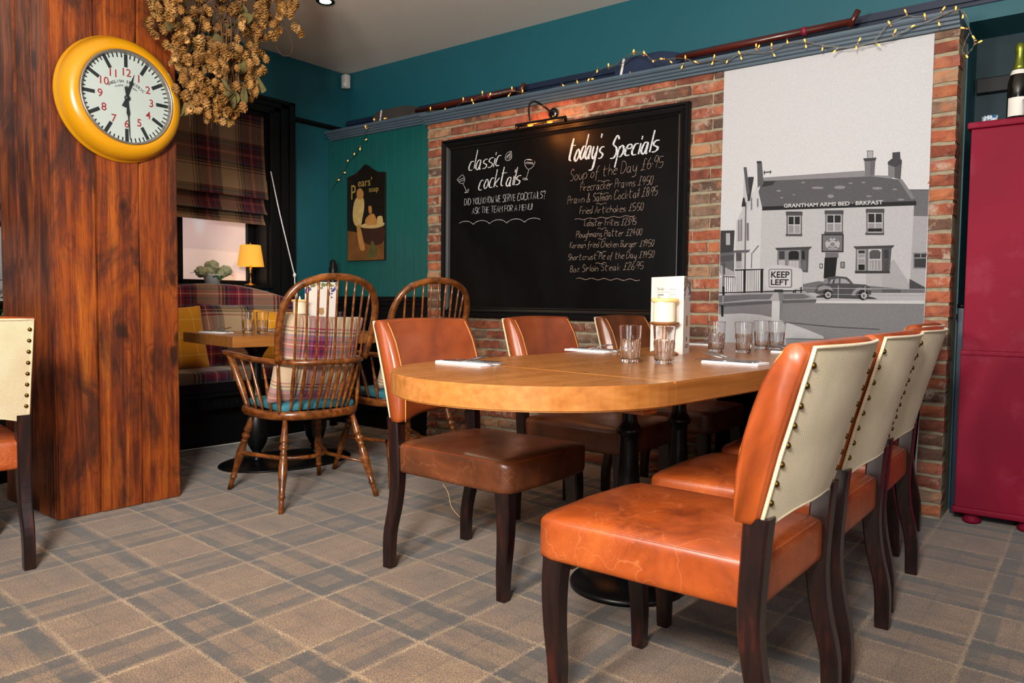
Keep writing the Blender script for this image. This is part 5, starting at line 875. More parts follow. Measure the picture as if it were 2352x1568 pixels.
# ------------------------------------------------------------------ candle on its wooden holder
def candle(loc, k, label, hl):
    h = thing('candle_holder', hl, 'candle holder', loc, 0)
    b = MB(); b.lathe([(0.062, 0), (0.064, 0.006), (0.058, 0.012), (0.03, 0.02), (0.014, 0.04), (0.016, 0.07), (0.012, 0.1), (0.02, 0.118), (0.05, 0.128), (0.064, 0.136), (0.065, 0.141), (0.055, 0.142), (0.0, 0.1415)], 24, Matrix.Scale(k, 4), cap=False, smooth=True, rfun=lambda a, z: 1 + 0.02 * math.sin(7 * a + z * 90))
    b.build('stand', M['woodplate'], h)
    c = thing('candle', label, 'candle', (loc[0], loc[1], loc[2] + 0.142 * k), 0)
    b = MB(); b.lathe([(0.047, 0), (0.048, 0.004), (0.0475, 0.085), (0.049, 0.09)], 32, Matrix.Scale(k, 4)); b.build('wax', M['cream_wax'], c)
    b = MB()
    def lip(a, z): return 1 + 0.07 * math.sin(2 * a + 0.8) + 0.04 * math.sin(5 * a)
    b.lathe([(0.0475, 0.084), (0.052, 0.087), (0.0555, 0.093), (0.054, 0.100), (0.048, 0.104), (0.042, 0.100), (0.037, 0.094), (0.0, 0.092)], 36, Matrix.Scale(k, 4), cap=False, rfun=lip); b.build('melted_rim', M['wax_warm'], c)
    b = MB(); b.tube([(0, 0, 0.093 * k), (0.001, 0, 0.104 * k)], 0.0012, 6); b.build('wick', M['black'], c)
    b = MB(); b.lathe([(0.0012, 0.101), (0.0042, 0.108), (0.0035, 0.117), (0.0003, 0.128)], 10, Matrix.Scale(k, 4)); b.build('flame', M['flame'], c)
    return c
candle((-1.405, 2.845, TZ + 0.0005), 0.94, 'thick cream pillar candle burning in front of the white menu', 'dark turned wooden candle holder behind the second tumbler')
light('candle_light', 'POINT', (-1.405, 2.845, TZ + 0.265), 0.2, (1.0, 0.62, 0.28), 0.008)

# ------------------------------------------------------------------ blackboard
bb = thing('blackboard', 'big black-framed chalkboard listing specials and cocktails on the brick wall', 'blackboard', (-2.845, 4.115, 0.915))
BX0, BX1, BH = -3.80 + 2.845, -1.89 + 2.845, 1.262
b = MB(); b.box(BX0 + 0.05, -0.012, 0.05, BX1 - 0.05, 0.0, BH - 0.05); b.build('writing_surface', M['board'], bb)
FP = [(0.0, 0.0), (0.0, -0.030), (0.006, -0.038), (0.016, -0.038), (0.022, -0.028), (0.034, -0.026), (0.038, -0.032), (0.046, -0.030), (0.060, -0.018), (0.066, -0.020), (0.072, -0.014), (0.072, 0.0)]
def frame_side(p0, p1, inw):
    # profile: (inset, y); mitred at both ends
    p0, p1, inw = Vector(p0), Vector(p1), Vector(inw); d = (p1 - p0).normalized(); b = MB(); n = len(FP); v = []
    for end, s_ in ((p0, 1), (p1, -1)):
        for i_, y in FP: q = end + inw * i_ + d * (s_ * i_); v.append((q.x, y, q.y))
    f = [(k, (k + 1) % n, n + (k + 1) % n, n + k) for k in range(n)]
    b.add(v, f); return b.build('frame_rail', M['black'], bb)
frame_side((BX0, 0), (BX0, BH), (1, 0)); frame_side((BX1, BH), (BX1, 0), (-1, 0)); frame_side((BX0, BH), (BX1, BH), (0, -1)); frame_side((BX1, 0), (BX0, 0), (0, 1))
G = {'a': '361604132335 363343', 'b': '0903 0516263533130 3'.replace(' 3', '3'), 'c': '3616041333', 'd': '361604132335 3933', 'e': '05353616041333', 'f': '3929171311 0636', 'g': '361604132335 36312000', 'h': '0903 0516263533', 'i': '0603 0708', 'k': '0903 360433', 'l': '0903', 'm': '0603 05162523 25364543', 'n': '0603 0516263533', 'o': '1604132334352616', 'p': '0600 05162635342313', 'r': '0603 051636', 's': '361605342303', 't': '19142333 0747', 'u': '0604132335 3633', 'v': '061336', 'w': '0613263346', 'x': '0633 3603', 'y': '0604132335 36312000', 'z': '06360333',
     'A': '032943 1535', 'B': '0903 09293827 0626353423 0323'.replace(' 0323', '03'), 'C': '483919060413 3344'.replace(' ', ''), 'D': '0903 092947452303', 'E': '390903 3303 0636', 'F': '390903 0636', 'H': '0903 3933 0636', 'I': '1913', 'K': '0903 390633', 'L': '090333', 'M': '0309264943', 'N': '03094349', 'O': '29070523454729', 'P': '0903 092938372606', 'R': '0903 092938372606 1633', 'S': '38291907263534230 3'.replace(' ', ''), 'T': '0949 2923', 'U': '090413334449', 'V': '092349', 'W': '0913263349', 'Y': '0926 4926 2623',
     '0': '1907051323353829', '1': '081913', '2': '081929380333', '3': '09293816352303', '4': '290535 2723', '5': '39090636342303', '6': '2906041323342605', '8': '26071929371604132334 2426'.replace(' 2426', '26'), '9': '38291907163738 3823', '£': '4839282513 0343 1636'.replace('2513 ', '251303 '), '&': '4523030427291917 43'.replace(' ', ''), '!': '0905 0304', '?': '0819293826 2524 2223', "'": '0908', '·': '0506'}
ANG = set('AEFHIKLMNTVWYxzvwk')
def glyph(ch):
    return [[(int(t[i]), int(t[i + 1])) for i in range(0, len(t) - 1, 2)] for t in G[ch].split()]
def write(s_, p, q, h, w, cal, slant, rnd):
    adv = []; x = 0.0
    for ch in s_:
        adv.append(x); x += (2.5 if ch == ' ' else max(a for st in glyph(ch) for a, _ in st) + 1.15)
    W_ = x - 1.0; sx = (q[0] - p[0]) / W_; sy = h / 6.0; b = MB(); k = 0
    for ch, x0 in zip(s_, adv):
        if ch == ' ': continue
        jz = rnd.uniform(-.25, .25); sc = rnd.uniform(0.93, 1.08)
        for st in glyph(ch):
            P = [((x0 + a) , (c - 3) * sc + jz) for a, c in st]
            P = [Vector((a * sx + slant * c * sy, c * sy + (q[1] - p[1]) * (a / W_), 0)) for a, c in P]
            if ch not in ANG and len(P) > 2: P = catmull(P, 3)
            # thicker on the way down, like a brush pen
            L_ = []; R_ = []
            for i, pt in enumerate(P):
                a_ = P[max(0, i - 1)]; b_ = P[min(len(P) - 1, i + 1)]; d = (b_ - a_); d = d.normalized() if d.length > 1e-9 else Vector((1, 0, 0))
                ww = w * ((1.0 if cal > 1 else 0.75) + cal * 0.5 * abs(d.y) ** 2 * (1.4 if d.y < 0 else 0.9)) * rnd.uniform(0.85, 1.12); n_ = Vector((-d.y, d.x, 0)) * ww * 0.6
                if i in (0, len(P) - 1): n_ *= 0.7
                L_.append(pt + n_); R_.append(pt - n_)
            k += 1; yy = -0.0004 - (k % 7) * 0.00002
            v = [(p[0] + 2.845 + t.x, yy - 0.012, p[1] - 0.915 + t.y) for t in L_ + R_]; m = len(L_)
            b.add(v, [(i, i + 1, m + i + 1, m + i) for i in range(m - 1)])
    return b
rn = random.Random(4)
for s_, p, q, h, w, cal, sl in CHALK:
    write(s_, p, q, h, w * (1.5 if cal > 1 else 1.0), cal, 0.26 if cal > 1 else sl, rn).build('chalk_line', M['chalk'] if w > 0.002 else M['chalk_dim'], bb)
def ribbon(P, w, mat_, name):
    b = MB(); P = [Vector((x + 2.845, z - 0.915, 0)) for x, z in P]
    L_ = []; R_ = []
    for i, pt in enumerate(P):
        a_ = P[max(0, i - 1)]; b_ = P[min(len(P) - 1, i + 1)]; d = (b_ - a_).normalized(); n_ = Vector((-d.y, d.x, 0)) * w * 0.5; L_.append(pt + n_); R_.append(pt - n_)
    m = len(P); b.add([(t.x, -0.01245, t.y) for t in L_ + R_], [(i, i + 1, m + i + 1, m + i) for i in range(m - 1)]); return b.build(name, mat_, bb)
for p, q, n_, amp, w in WAVES:
    N_ = int(n_ * 14); pts = []
    for k in range(N_ + 1):
        u = k / N_; x = p[0] + (q[0] - p[0]) * u; z = p[1] + (q[1] - p[1]) * u; ph = 2 * PI * n_ * u
        if amp < 0: x += -0.018 * math.cos(ph); z += -amp * math.sin(ph) * 1.1
        else: z += amp * math.sin(ph)
        pts.append((x, z))
    ribbon(pts, w, M['chalk'] if amp < 0 else M['chalk_dim'], 'chalk_squiggle')
for st in DOOD:
    P = [Vector((a, c, 0)) for a, c in st]; P = catmull(P, 3) if len(P) > 2 else P
    ribbon([(t.x, t.y) for t in P], 0.0024, M['chalk'], 'chalk_drawing')

# picture light above the board
pl = thing('picture_light', 'black swan-neck picture light above the blackboard', 'lamp', (-2.845, 4.12, 2.244))
b = MB(); b.lathe([(0.036, 0), (0.037, 0.010), (0.030, 0.020), (0.012, 0.026)], 24, Matrix.Rotation(PI / 2, 4, 'X')); b.build('wall_rose', M['chrome'], pl)
b = MB(); b.tube(catmull([(0, -0.02, 0), (-0.03, -0.07, 0.035), (-0.062, -0.13, 0.062), (-0.07, -0.175, 0.03), (-0.06, -0.19, -0.035), (-0.05, -0.19, -0.085)], 5), 0.0065, 10); b.build('swan_neck', M['chrome'], pl)
b = MB()
sh = [(0.021 * math.cos(a), 0.019 * math.sin(a)) for a in [PI * k / 12 for k in range(13)]]
sh2 = sh + [(0.018 * math.cos(a), 0.016 * math.sin(a)) for a in [PI * (12 - k) / 12 for k in range(13)]]
b.prism(sh2, -0.185, 0.185, 0, Matrix.Translation((0.03, -0.19, -0.098)) @ Matrix(((0, 0, 1, 0), (1, 0, 0, 0), (0, 1, 0, 0), (0, 0, 0, 1)))); 
for x in (-0.155, 0.215): b.lathe([(0.0205, -0.002), (0.0205, 0.002)], 16, Matrix.Translation((x, -0.19, -0.098)) @ Matrix.Rotation(PI / 2, 4, 'Y'))
b.build('lamp_hood', M['black'], pl)
for x in (-0.05, 0.10):
    b = MB(); b.lathe([(0.002, -0.022), (0.006, -0.018), (0.008, 0), (0.006, 0.018), (0.002, 0.022)], 12, Matrix.Translation((x, -0.19, -0.100)) @ Matrix.Rotation(PI / 2, 4, 'Y')); b.build('bulb', M['lampbulb'], pl)
    light('picture_lamp', 'POINT', (-2.845 + x, 4.12 - 0.19, 2.244 - 0.125), 3.6, (1.0, 0.30, 0.05), 0.01)

# ------------------------------------------------------------------ mural print on the bricks
mu = thing('wall_mural', 'tall black and white photo mural of a white corner pub with a parked car', 'picture', (-1.18, 4.121, 0.004))
def mp(x, z, k=0): return (x + 1.18, -0.0012 - k * 0.00003, z - 0.004)
b = MB(); torn = [(-1.700, 0.004), (-0.690, 0.004), (-0.678, 0.05), (-0.690, 0.10), (-0.674, 0.16), (-0.668, 0.5), (-0.662, 1.2), (-0.667, 1.9), (-0.667, 2.316), (-1.701, 2.316), (-1.701, 1.2)]
b.prism([(x + 1.18, z - 0.004) for x, z in torn], 0.0, 0.0012, 0, Matrix(((1, 0, 0, 0), (0, 0, -1, 0), (0, 1, 0, 0), (0, 0, 0, 1)))); b.build('print_sheet', grey(93), mu)
b = MB(); mats = []; idx = {}
k = 0
low = [('54', [(-1.70, .87), (-0.665, .9), (-0.668, .5), (-0.690, .1), (-0.69, .004), (-1.70, .004)])]
for item in MURAL.split(';'):
    h_, rest = item.split(',', 1); g = int(h_); xs = list(map(int, rest.split(','))); P = [(xs[i] / 1000, xs[i + 1] / 1000) for i in range(0, len(xs), 2)]
    P = [(max(-1.6995, min(-0.6655, x)), z) for x, z in P]
    if g not in idx: idx[g] = len(mats); mats.append(grey(g))
    if k == 0:
        idx.setdefault(54, len(mats)); 
        if len(mats) == idx[54]: mats.append(grey(54))
        b.add([mp(x, z, 0) for x, z in low[0][1]], [tuple(range(len(low[0][1])))], idx[54])
    k += 1; b.add([mp(x, z, k) for x, z in P], [tuple(range(len(P)))], idx[g])
b.build('printed_picture', mats, mu)
for s_, (x0, z0, x1, z1, h) in MTEXT:
    ang = math.atan2(z1 - z0, x1 - x0)
    Mx = Matrix.Translation((x0 + 1.18, -0.0068, z0 - 0.004)) @ Matrix.Rotation(-ang, 4, 'Y') @ Matrix.Rotation(PI / 2, 4, 'X')
    text_mesh(s_, h * 1.42, grey(90 if s_[0] == 'G' else 8), 'lettering', mu, Mx, 0.0001, 'LEFT', width=math.hypot(x1 - x0, z1 - z0), bold=0.0006 if s_[0] == 'G' else 0.0012)
b = MB(); b.add([(0.492, -0.002, 0.0), (0.508, -0.012, 0.03), (0.50, -0.02, 0.09), (0.515, -0.012, 0.12), (0.505, -0.003, 0.18), (0.49, -0.0015, 0.15), (0.48, -0.0015, 0.06)], [(0, 1, 2, 3, 4, 5, 6)]); b.build('torn_paper', grey(93), mu)

# ------------------------------------------------------------------ oars lying on the rail shelf
def oar(label, blade_x0, blade_x1, shaft_x1, y, z, mat_b, stripe_x, hx):
    t = thing('oar', label, 'oar', (blade_x0, y, z), 0, 'old oars along the shelf')
    L = blade_x1 - blade_x0; b = MB(); n = 14
    def blade(u, w):
        x = L * u; hw = 0.062 * min(1, (0.35 + u * 6)) ** 0.5 * (1 if u < 0.62 else max(0.24, 1 - ((u - 0.62) / 0.38) ** 1.4 * 0.78)); a = 2 * PI * w
        return Vector((x, -0.010 * math.sin(a) - 0.02, hw * math.cos(a)))
    b.grid(blade, n, 20, smooth=True); b.add([blade(0, k / 20) for k in range(20)], [tuple(range(20))]); b.build('blade', mat_b, t)
    b = MB(); xs = stripe_x - blade_x0
    b.add([(xs + dx + 0.012 * (1 if zz > 0 else -1) , -0.0305, zz) for dx, zz in ((0, -0.058), (0.016, -0.058), (0.016, 0.058), (0, 0.058))], [(0, 1, 2, 3)]); b.build('stripe', M['card'], t)
    b = MB(); b.tube([(L - 0.06, -0.02, 0), (L + 0.3, -0.02, 0.004), (shaft_x1 - blade_x0, -0.02, 0.008)], [0.019, 0.020, 0.017], 12); b.build('shaft', M['wood_dark'], t)
    b = MB(); b.tube([(hx[0] - blade_x0, -0.02, hx[1] - z), (hx[2] - blade_x0, -0.02, hx[3] - z)], 0.015, 12); b.build('handle', M['wood_dark'], t)
    xc = shaft_x1 - blade_x0 - 0.24; b = MB(); b.lathe([(0.022, -0.012), (0.024, 0), (0.022, 0.012)], 16, Matrix.Translation((xc, -0.02, 0.006)) @ Matrix.Rotation(PI / 2, 4, 'Y')); b.build('collar', plain('crimson_collar', '#7d1530', 0.5), t)
    return t
oar('old oar with dark weathered blade, left along the shelf above the blackboard', -4.70, -4.16, -3.26, 4.27, 2.482, M['oar_grey'], -4.62, (-3.235, 2.452, -3.185, 2.525))
oar('long mahogany oar with navy blade, lying on the shelf above the mural', -2.43, -1.96, -1.05, 4.20, 2.462, M['oar_navy'], -2.385, (-1.065, 2.445, -1.025, 2.52))

# ------------------------------------------------------------------ fairy lights
fl = thing('fairy_lights', 'string of tiny warm fairy lights draped along the grey rail', 'string lights', FW1[0], 0)
F0 = Vector(FW1[0])
for path in (FW1, FW2, FW3, FW4):
    b = MB(); pts = catmull([Vector(p) - F0 for p in path], 3)
    pts2 = [p + Vector((0, 0.004 * math.sin(i * 1.3), 0.003 * math.cos(i * 1.7))) for i, p in enumerate(pts)]
    b.tube(pts2, 0.0016, 5); b.tube([p + Vector((0, -0.003 * math.sin(i * 1.3), -0.003 * math.cos(i * 1.7))) for i, p in enumerate(pts)], 0.0016, 5)
    b.build('wire', M['cable'], fl)
b = MB(); b.lathe([(0.0028, 0), (0.0034, 0.012), (0.0022, 0.02)], 8); sock = b.build('bulb', M['cable'], fl)
b = MB(); b.lathe([(0.0015, 0.012), (0.0035, 0.018), (0.0040, 0.024), (0.002, 0.030)], 8); lb = b.build('glow', M['bulb'], sock)
sd, ld = sock.data, lb.data; allw = [Vector(p) for p in FW1 + FW2 + FW3 + FW4]; first = True
for i, p in enumerate(FB1 + FB3 + FB4):
    p = Vector(p); near = min(allw, key=lambda q: (q - p).length); d = p - near
    if d.length < 0.008: d = Vector((random.uniform(-1, 1), -0.2, random.choice((-1, 1))))
    d.normalize(); o = sock if first else link('bulb', sd, fl); g = lb if first else link('glow', ld, o); first = False
    o.location = p - d * 0.022 - F0; o.rotation_euler = d.to_track_quat('Z', 'Y').to_euler()

# ------------------------------------------------------------------ the yellow clock (faces +X)
ck = thing('wall_clock', 'big round yellow wall clock with red numerals on the timber pillar', 'clock', (-3.737, 1.766, 1.963))
RX = Matrix(((0, 0, 1, 0), (1, 0, 0, 0), (0, 1, 0, 0), (0, 0, 0, 1)))     # local x -> world y, y -> z, z -> x
rim = [(0.282, 0.0), (0.292, 0.006), (0.291, 0.016), (0.284, 0.022), (0.283, 0.036), (0.276, 0.062), (0.262, 0.084), (0.244, 0.096), (0.226, 0.100), (0.2165, 0.097), (0.2155, 0.088)]
b = MB(); b.lathe(rim, 72, RX, cap=False); b.lathe([(0.282, 0), (0.0, 0.0)], 72, RX, cap=False); b.build('case', M['yellow'], ck)
b = MB(); b.lathe([(0.2165, 0.088), (0.2165, 0.101), (0.212, 0.105), (0.206, 0.100), (0.2045, 0.090), (0.2035, 0.079)], 72, RX, cap=False); b.build('bezel', plain('grey_bezel', '#99928a', 0.3, 0.7), ck)
b = MB(); b.lathe([(0.2075, 0.078), (0.0, 0.078)], 60, RX, cap=False); b.build('dial', M['dial'], ck)
def dialq(bm_, r0, r1, w, ang, z=0.0786):
    d = Vector((math.sin(ang), math.cos(ang), 0)); n_ = Vector((math.cos(ang), -math.sin(ang), 0)) * w / 2
    bm_.add([RX @ (d * r0 + n_ + Vector((0, 0, z))), RX @ (d * r1 + n_ + Vector((0, 0, z))), RX @ (d * r1 - n_ + Vector((0, 0, z))), RX @ (d * r0 - n_ + Vector((0, 0, z)))], [(0, 1, 2, 3)])
for k in range(60):
    b = MB(); dialq(b, *((0.184, 0.203, 0.0062) if k % 5 else (0.142, 0.202, 0.0165)), 2 * PI * k / 60); b.build('minute_mark' if k % 5 else 'hour_mark', M['dial_black'], ck)
for k in range(1, 13):
    a = 2 * PI * k / 12; r_ = 0.119; Mx = RX @ Matrix.Translation((r_ * math.sin(a), r_ * math.cos(a) - 0.017, 0.0788))
    text_mesh(str(k), 0.050, M['dial_red'], 'numeral', ck, Mx, 0.0001, bold=0.0006)
def arc_text(s_, r_, size, span, mat_):
    for i, ch in enumerate(s_):
        if ch == ' ': continue
        a = -span / 2 + span * i / (len(s_) - 1); Mx = RX @ Matrix.Translation((0, -0.052, 0)) @ Matrix.Rotation(-a, 4, 'Z') @ Matrix.Translation((0, r_, 0.0787)); yield text_mesh(ch, size, mat_, 'dial_letter', ck, Mx, 0.0001, bold=0.0004)
list(arc_text('ENGLISH ELECTRIC', 0.122, 0.0175, 1.34, M['dial_black'])); list(arc_text('CLOCK COMPANY', 0.105, 0.010, 0.92, M['dial_black']))
def hand(name, ang, pts, z):
    b = MB(); b.prism(pts, z, z + 0.0012, 0, RX @ Matrix.Rotation(-ang, 4, 'Z')); b.build(name, M['dial_black'], ck)
hand('hour_hand', math.radians(17), [(-0.004, 0), (-0.012, -0.045), (0.012, -0.045), (0.004, 0), (0.005, 0.055), (0.0085, 0.08), (0.004, 0.085), (0, 0.122), (-0.004, 0.085), (-0.0085, 0.08), (-0.005, 0.055)], 0.084)
hand('minute_hand', math.radians(177), [(-0.004, 0), (-0.010, -0.05), (0.010, -0.05), (0.004, 0), (0.006, 0.05), (0.0085, 0.07), (0.003, 0.085), (0.0008, 0.192), (-0.0008, 0.192), (-0.003, 0.085), (-0.0085, 0.07), (-0.006, 0.05)], 0.087)
b = MB(); b.lathe([(0.0125, 0.084), (0.0125, 0.091), (0.006, 0.095)], 20, RX); b.build('centre_boss', M['dial_black'], ck)

# ------------------------------------------------------------------ dried hops
hg = thing('hop_garland', 'big bunch of dried hops hanging from the ceiling beside the clock', 'dried flowers', (-3.45, 2.1, 2.95))
def cone_mesh(seed):
    rr = random.Random(seed); b = MB(); L = 0.040
    for ring in range(6):
        z = -L * (0.06 + ring / 6.3); R = 0.0135 * math.sin(PI * (0.22 + 0.70 * ring / 6)) + 0.003
        for k in range(5):
            a = 2 * PI * (k + 0.5 * (ring % 2)) / 5 + rr.uniform(-.2, .2); c, s_ = math.cos(a), math.sin(a); t = Vector((-s_, c, 0)); r_ = Vector((c, s_, 0)); w = R * 0.78
            p0 = r_ * R * 0.35 + Vector((0, 0, z + 0.006)); p1 = r_ * (R * 1.02) + Vector((0, 0, z - 0.002)); tip = r_ * (R * rr.uniform(1.02, 1.35)) + Vector((0, 0, z - 0.0105))
            b.add([p0 - t * w * .5, p0 + t * w * .5, p1 + t * w, p1 - t * w, tip], [(0, 1, 2, 3), (3, 2, 4)])
    me = bpy.data.meshes.new('hop_cone'); me.from_pydata(b.v, [], b.f); me.materials.append(M['hop']); me.update(); return me
CN = [cone_mesh(k) for k in range(6)]
def hop_leaf(seed):
    rr = random.Random(seed); b = MB()
    def f(u, w):
        x = (u - 0.5) * 2; return Vector((0.026 * x * math.sin(PI * min(1, w * 1.05)) ** 0.7, 0.014 * math.sin(5 * x + seed) * (w), -0.085 * w + 0.012 * abs(x)))
    b.grid(f, 5, 6); me = bpy.data.meshes.new('leaf'); me.from_pydata(b.v, [], b.f); me.materials.append(M['hop_leaf']); me.update(); return me
LF = [hop_leaf(k) for k in range(3)]
rr = random.Random(21)
def span(z):
    tab = [(1.90, 2.02, 2.10), (1.96, 1.955, 2.22), (2.02, 1.94, 2.26), (2.10, 1.93, 2.31), (2.20, 1.90, 2.36), (2.30, 1.78, 2.38), (2.42, 1.755, 2.40), (2.52, 1.74, 2.50), (2.66, 1.76, 2.60), (2.92, 1.85, 2.50)]
    for (z0, a0, b0), (z1, a1, b1) in zip(tab, tab[1:]):
        if z <= z1: t = (z - z0) / (z1 - z0); return a0 + (a1 - a0) * t, b0 + (b1 - b0) * t
    return tab[-1][1:]
made = 0; stems = []
while made < 292:
    z = 1.93 + 0.98 * rr.random() ** 1.15; y0, y1 = span(z); cy = rr.uniform(y0 + 0.01, y1 - 0.01); cx = rr.uniform(-0.14, 0.13) * (0.6 + 0.4 * (z - 1.9)); n_ = rr.choice((2, 3, 4, 5, 6))
    top = Vector((cx, cy - 2.1, z - 2.95)); stems.append((top, n_))
    for k in range(n_):
        if made >= 292: break
        p = top + Vector((rr.gauss(0, .014), rr.gauss(0, .014), -0.022 * k + rr.uniform(-.01, .01)))
        if p.z < -1.045: continue
        o = link('hop_cone', rr.choice(CN), hg); o.location = p; o.rotation_euler = (rr.gauss(0, .45), rr.gauss(0, .45), rr.uniform(0, 6.3)); k_ = rr.uniform(0.75, 1.2); o.scale = (k_, k_, k_); made += 1
for (y, z, x) in ((1.905, 2.145, 0.10), (1.90, 2.13, 0.10), (2.06, 1.97, .13), (2.05, 1.985, .13), (2.60, 2.47, 0), (2.585, 2.49, 0), (2.56, 2.5, 0)):
    o = link('hop_cone', rr.choice(CN), hg); o.location = (x, y - 2.1, z - 2.95); o.rotation_euler = (rr.gauss(0, .5), rr.gauss(0, .5), rr.uniform(0, 6.3))
for k in range(46):
    z = 1.93 + 0.95 * rr.random(); y0, y1 = span(z); o = link('leaf', rr.choice(LF), hg); o.location = (rr.uniform(-.1, .13), rr.uniform(y0 + .03, y1 - .03) - 2.1, z - 2.95 + 0.03); o.rotation_euler = (rr.gauss(0, .6), rr.gauss(0, .6), rr.uniform(0, 6.3))
    s_ = rr.uniform(.7, 1.3); o.scale = (s_, s_, s_)
b = MB()
for k in range(430):
    z = 1.95 + 0.95 * rr.random(); y0, y1 = span(z); me = rr.choice(CN); k_ = rr.uniform(0.7, 1.15)
    Mx = Matrix.Translation((rr.uniform(-.13, .10), rr.uniform(y0 + .015, y1 - .015) - 2.1, z - 2.95)) @ Quaternion((rr.gauss(0, 1), rr.gauss(0, 1), rr.gauss(0, 1)), rr.uniform(0, .6)).to_matrix().to_4x4() @ Matrix.Scale(k_, 4)
    b.add([Mx @ v.co for v in me.vertices], [tuple(p.vertices) for p in me.polygons])
b.build('hop_cones', M['hop'], hg)['kind'] = 'stuff'
b = MB()
for k in range(12):
    y = rr.uniform(1.95, 2.25); b.tube(catmull([(rr.uniform(-.06, .06), rr.uniform(-.05, .15), -0.003), (rr.uniform(-.1, .1), rr.uniform(-.08, .2), -0.3), (rr.uniform(-.06, .06), y - 2.1, -0.6), (rr.uniform(-.04, .08), y - 2.1 - .02, -0.88)], 4), 0.0028, 5)
for top, n_ in stems: b.tube([(top.x * 0.6, top.y * 0.75 + 0.02, min(-0.01, top.z + rr.uniform(0.12, 0.22))), top + Vector((0, 0, 0.03)), top + Vector((0, 0, -0.02 * n_))], 0.0012, 4)
b.tube(catmull([(0.0, 0.30, -0.38), (0.0, 0.385, -0.47), (0, 0.44, -0.56), (0, 0.435, -0.62), (0, 0.385, -0.645), (0, 0.34, -0.60), (0, 0.36, -0.545), (0, 0.40, -0.51)], 4), 0.0012, 4)
b.build('stems', M['stem'], hg)
b = MB(); b.bevbox(-0.25, -0.3, -0.045, 0.2, 0.55, 0.003, 0.006); b.build('ceiling_batten', M['blackwood'], hg)

# ------------------------------------------------------------------ settle under the window, with its cushions
st = thing('settle', 'curved-back pub settle in tartan upholstery with black base under the window', 'bench', (-4.85, 2.95, 0))
def stp(x, y, z): return (x + 4.85, y - 2.95, z)
b = MB(); nu, nv = 36, 10
def bx(y): return -5.085 + 0.20 * max(0, (y - 3.35) / 0.5) ** 2
def btop(y): return 1.135 - 0.155 * ((y - 3.03) / 0.80) ** 2 - (0.05 * ((y - 3.03) / .8) ** 4)
def bk(u, w):
    y = 2.05 + 1.83 * u; z0, z1 = 0.42, btop(y); hh = z1 - z0; a = w
    if a < 0.44: z = z0 + (hh - 0.03) * a / 0.44; x = bx(y) + 0.09
    elif a < 0.56: q = (a - 0.44) / 0.12 * PI; z = z1 - 0.03 + 0.03 * math.sin(q); x = bx(y) + 0.045 + 0.045 * math.cos(q)
    else: z = z1 - 0.03 - (hh - 0.03) * (a - 0.56) / 0.44; x = bx(y)
    return Vector(stp(x, y, z))
b.grid(bk, nu, 24)
for u in (0, 1): b.add([bk(u, k / 24) for k in range(25)], [tuple(range(25))])
b.build('backrest', M['tartan_back'], st)
def seatdef(p):
    q = p.copy(); 
    if q.z > 0: q.z += 0.012 * (1 - (q.x / 0.26) ** 2)
    return q + Vector(stp(-4.82, 2.93, 0.505))
rbox(0.46, 1.80, 0.075, 0.03, 12, seatdef).build('seat', M['tartan_seat'], st)
b = MB(); b.bevbox(*stp(-5.06, 2.04, 0.395), *stp(-4.62, 3.84, 0.468), 0.01); b.bevbox(*stp(-5.06, 2.04, 0.375), *stp(-4.60, 3.84, 0.398), 0.006); b.bevbox(*stp(-5.04, 2.05, 0.28), *stp(-4.68, 3.83, 0.378), 0.008); b.build('apron', M['black'], st)
b = MB(); b.bevbox(*stp(-5.04, 2.08, 0.0), *stp(-4.86, 3.80, 0.285), 0.008); b.build('plinth', M['black'], st)
b = MB()
for k in range(40): y = 2.12 + k * 0.043; b.bevbox(*stp(-4.683, y, 0.30), *stp(-4.672, y + 0.022, 0.335), 0.004)
o = b.build('bead_moulding', M['black'], st); o['kind'] = 'stuff'
GM = 'cushions along the window settle'
def pcush(label, y, z, w, h, m_, rx=0.0, x=-4.905): cushion('cushion', label, w, h, 0.15, m_, (x, y, z), (rx, -0.22, 0), GM)
pcush('mustard checked cushion at the left of the window settle, beside the pillar', 2.66, 0.755, 0.44, 0.44, M['mustard'], 0.03)
pcush('tartan back cushion in the middle of the window settle', 3.07, 0.765, 0.46, 0.46, M['tartan_cush'], -0.02, -4.93)
pcush('mustard checked cushion on the right of the settle, behind the tumblers', 3.50, 0.735, 0.44, 0.42, M['mustard'], -0.03, -4.90)

# ------------------------------------------------------------------ second table
t2 = thing('dining_table', 'rectangular light oak table on two black vase pedestals by the settle', 'table', (-4.11, 3.03, 0), -0.16)
T2Z = 0.815
b = MB(); b.bevbox(-0.375, -0.56, T2Z - 0.062, 0.375, 0.56, T2Z, 0.003); b.build('tabletop', M['table'], t2)
vase = [(0.038, 0.03), (0.03, 0.045), (0.024, 0.06), (0.034, 0.07), (0.026, 0.085), (0.036, 0.10), (0.058, 0.14), (0.072, 0.20), (0.074, 0.26), (0.066, 0.32), (0.05, 0.37), (0.034, 0.40), (0.028, 0.42), (0.036, 0.43), (0.036, 0.44), (0.028, 0.455), (0.03, 0.6), (0.03, 0.66), (0.05, 0.70), (0.09, T2Z - 0.062)]
b = MB(); n = 48; rings = [(1.0, 0.0), (1.0, 0.008), (0.97, 0.014), (0.5, 0.03), (0.2, 0.04)]
v = [Vector((0.06 + 0.29 * k_ * math.cos(2 * PI * i / n), -0.08 + 0.43 * k_ * math.sin(2 * PI * i / n), z)) for k_, z in rings for i in range(n)]
f = [(j * n + i, j * n + (i + 1) % n, (j + 1) * n + (i + 1) % n, (j + 1) * n + i) for j in range(len(rings) - 1) for i in range(n)] + [tuple(range(n - 1, -1, -1)), tuple(4 * n + i for i in range(n))]
b.add(v, f, 0, True); b.build('oval_base', M['iron'], t2)
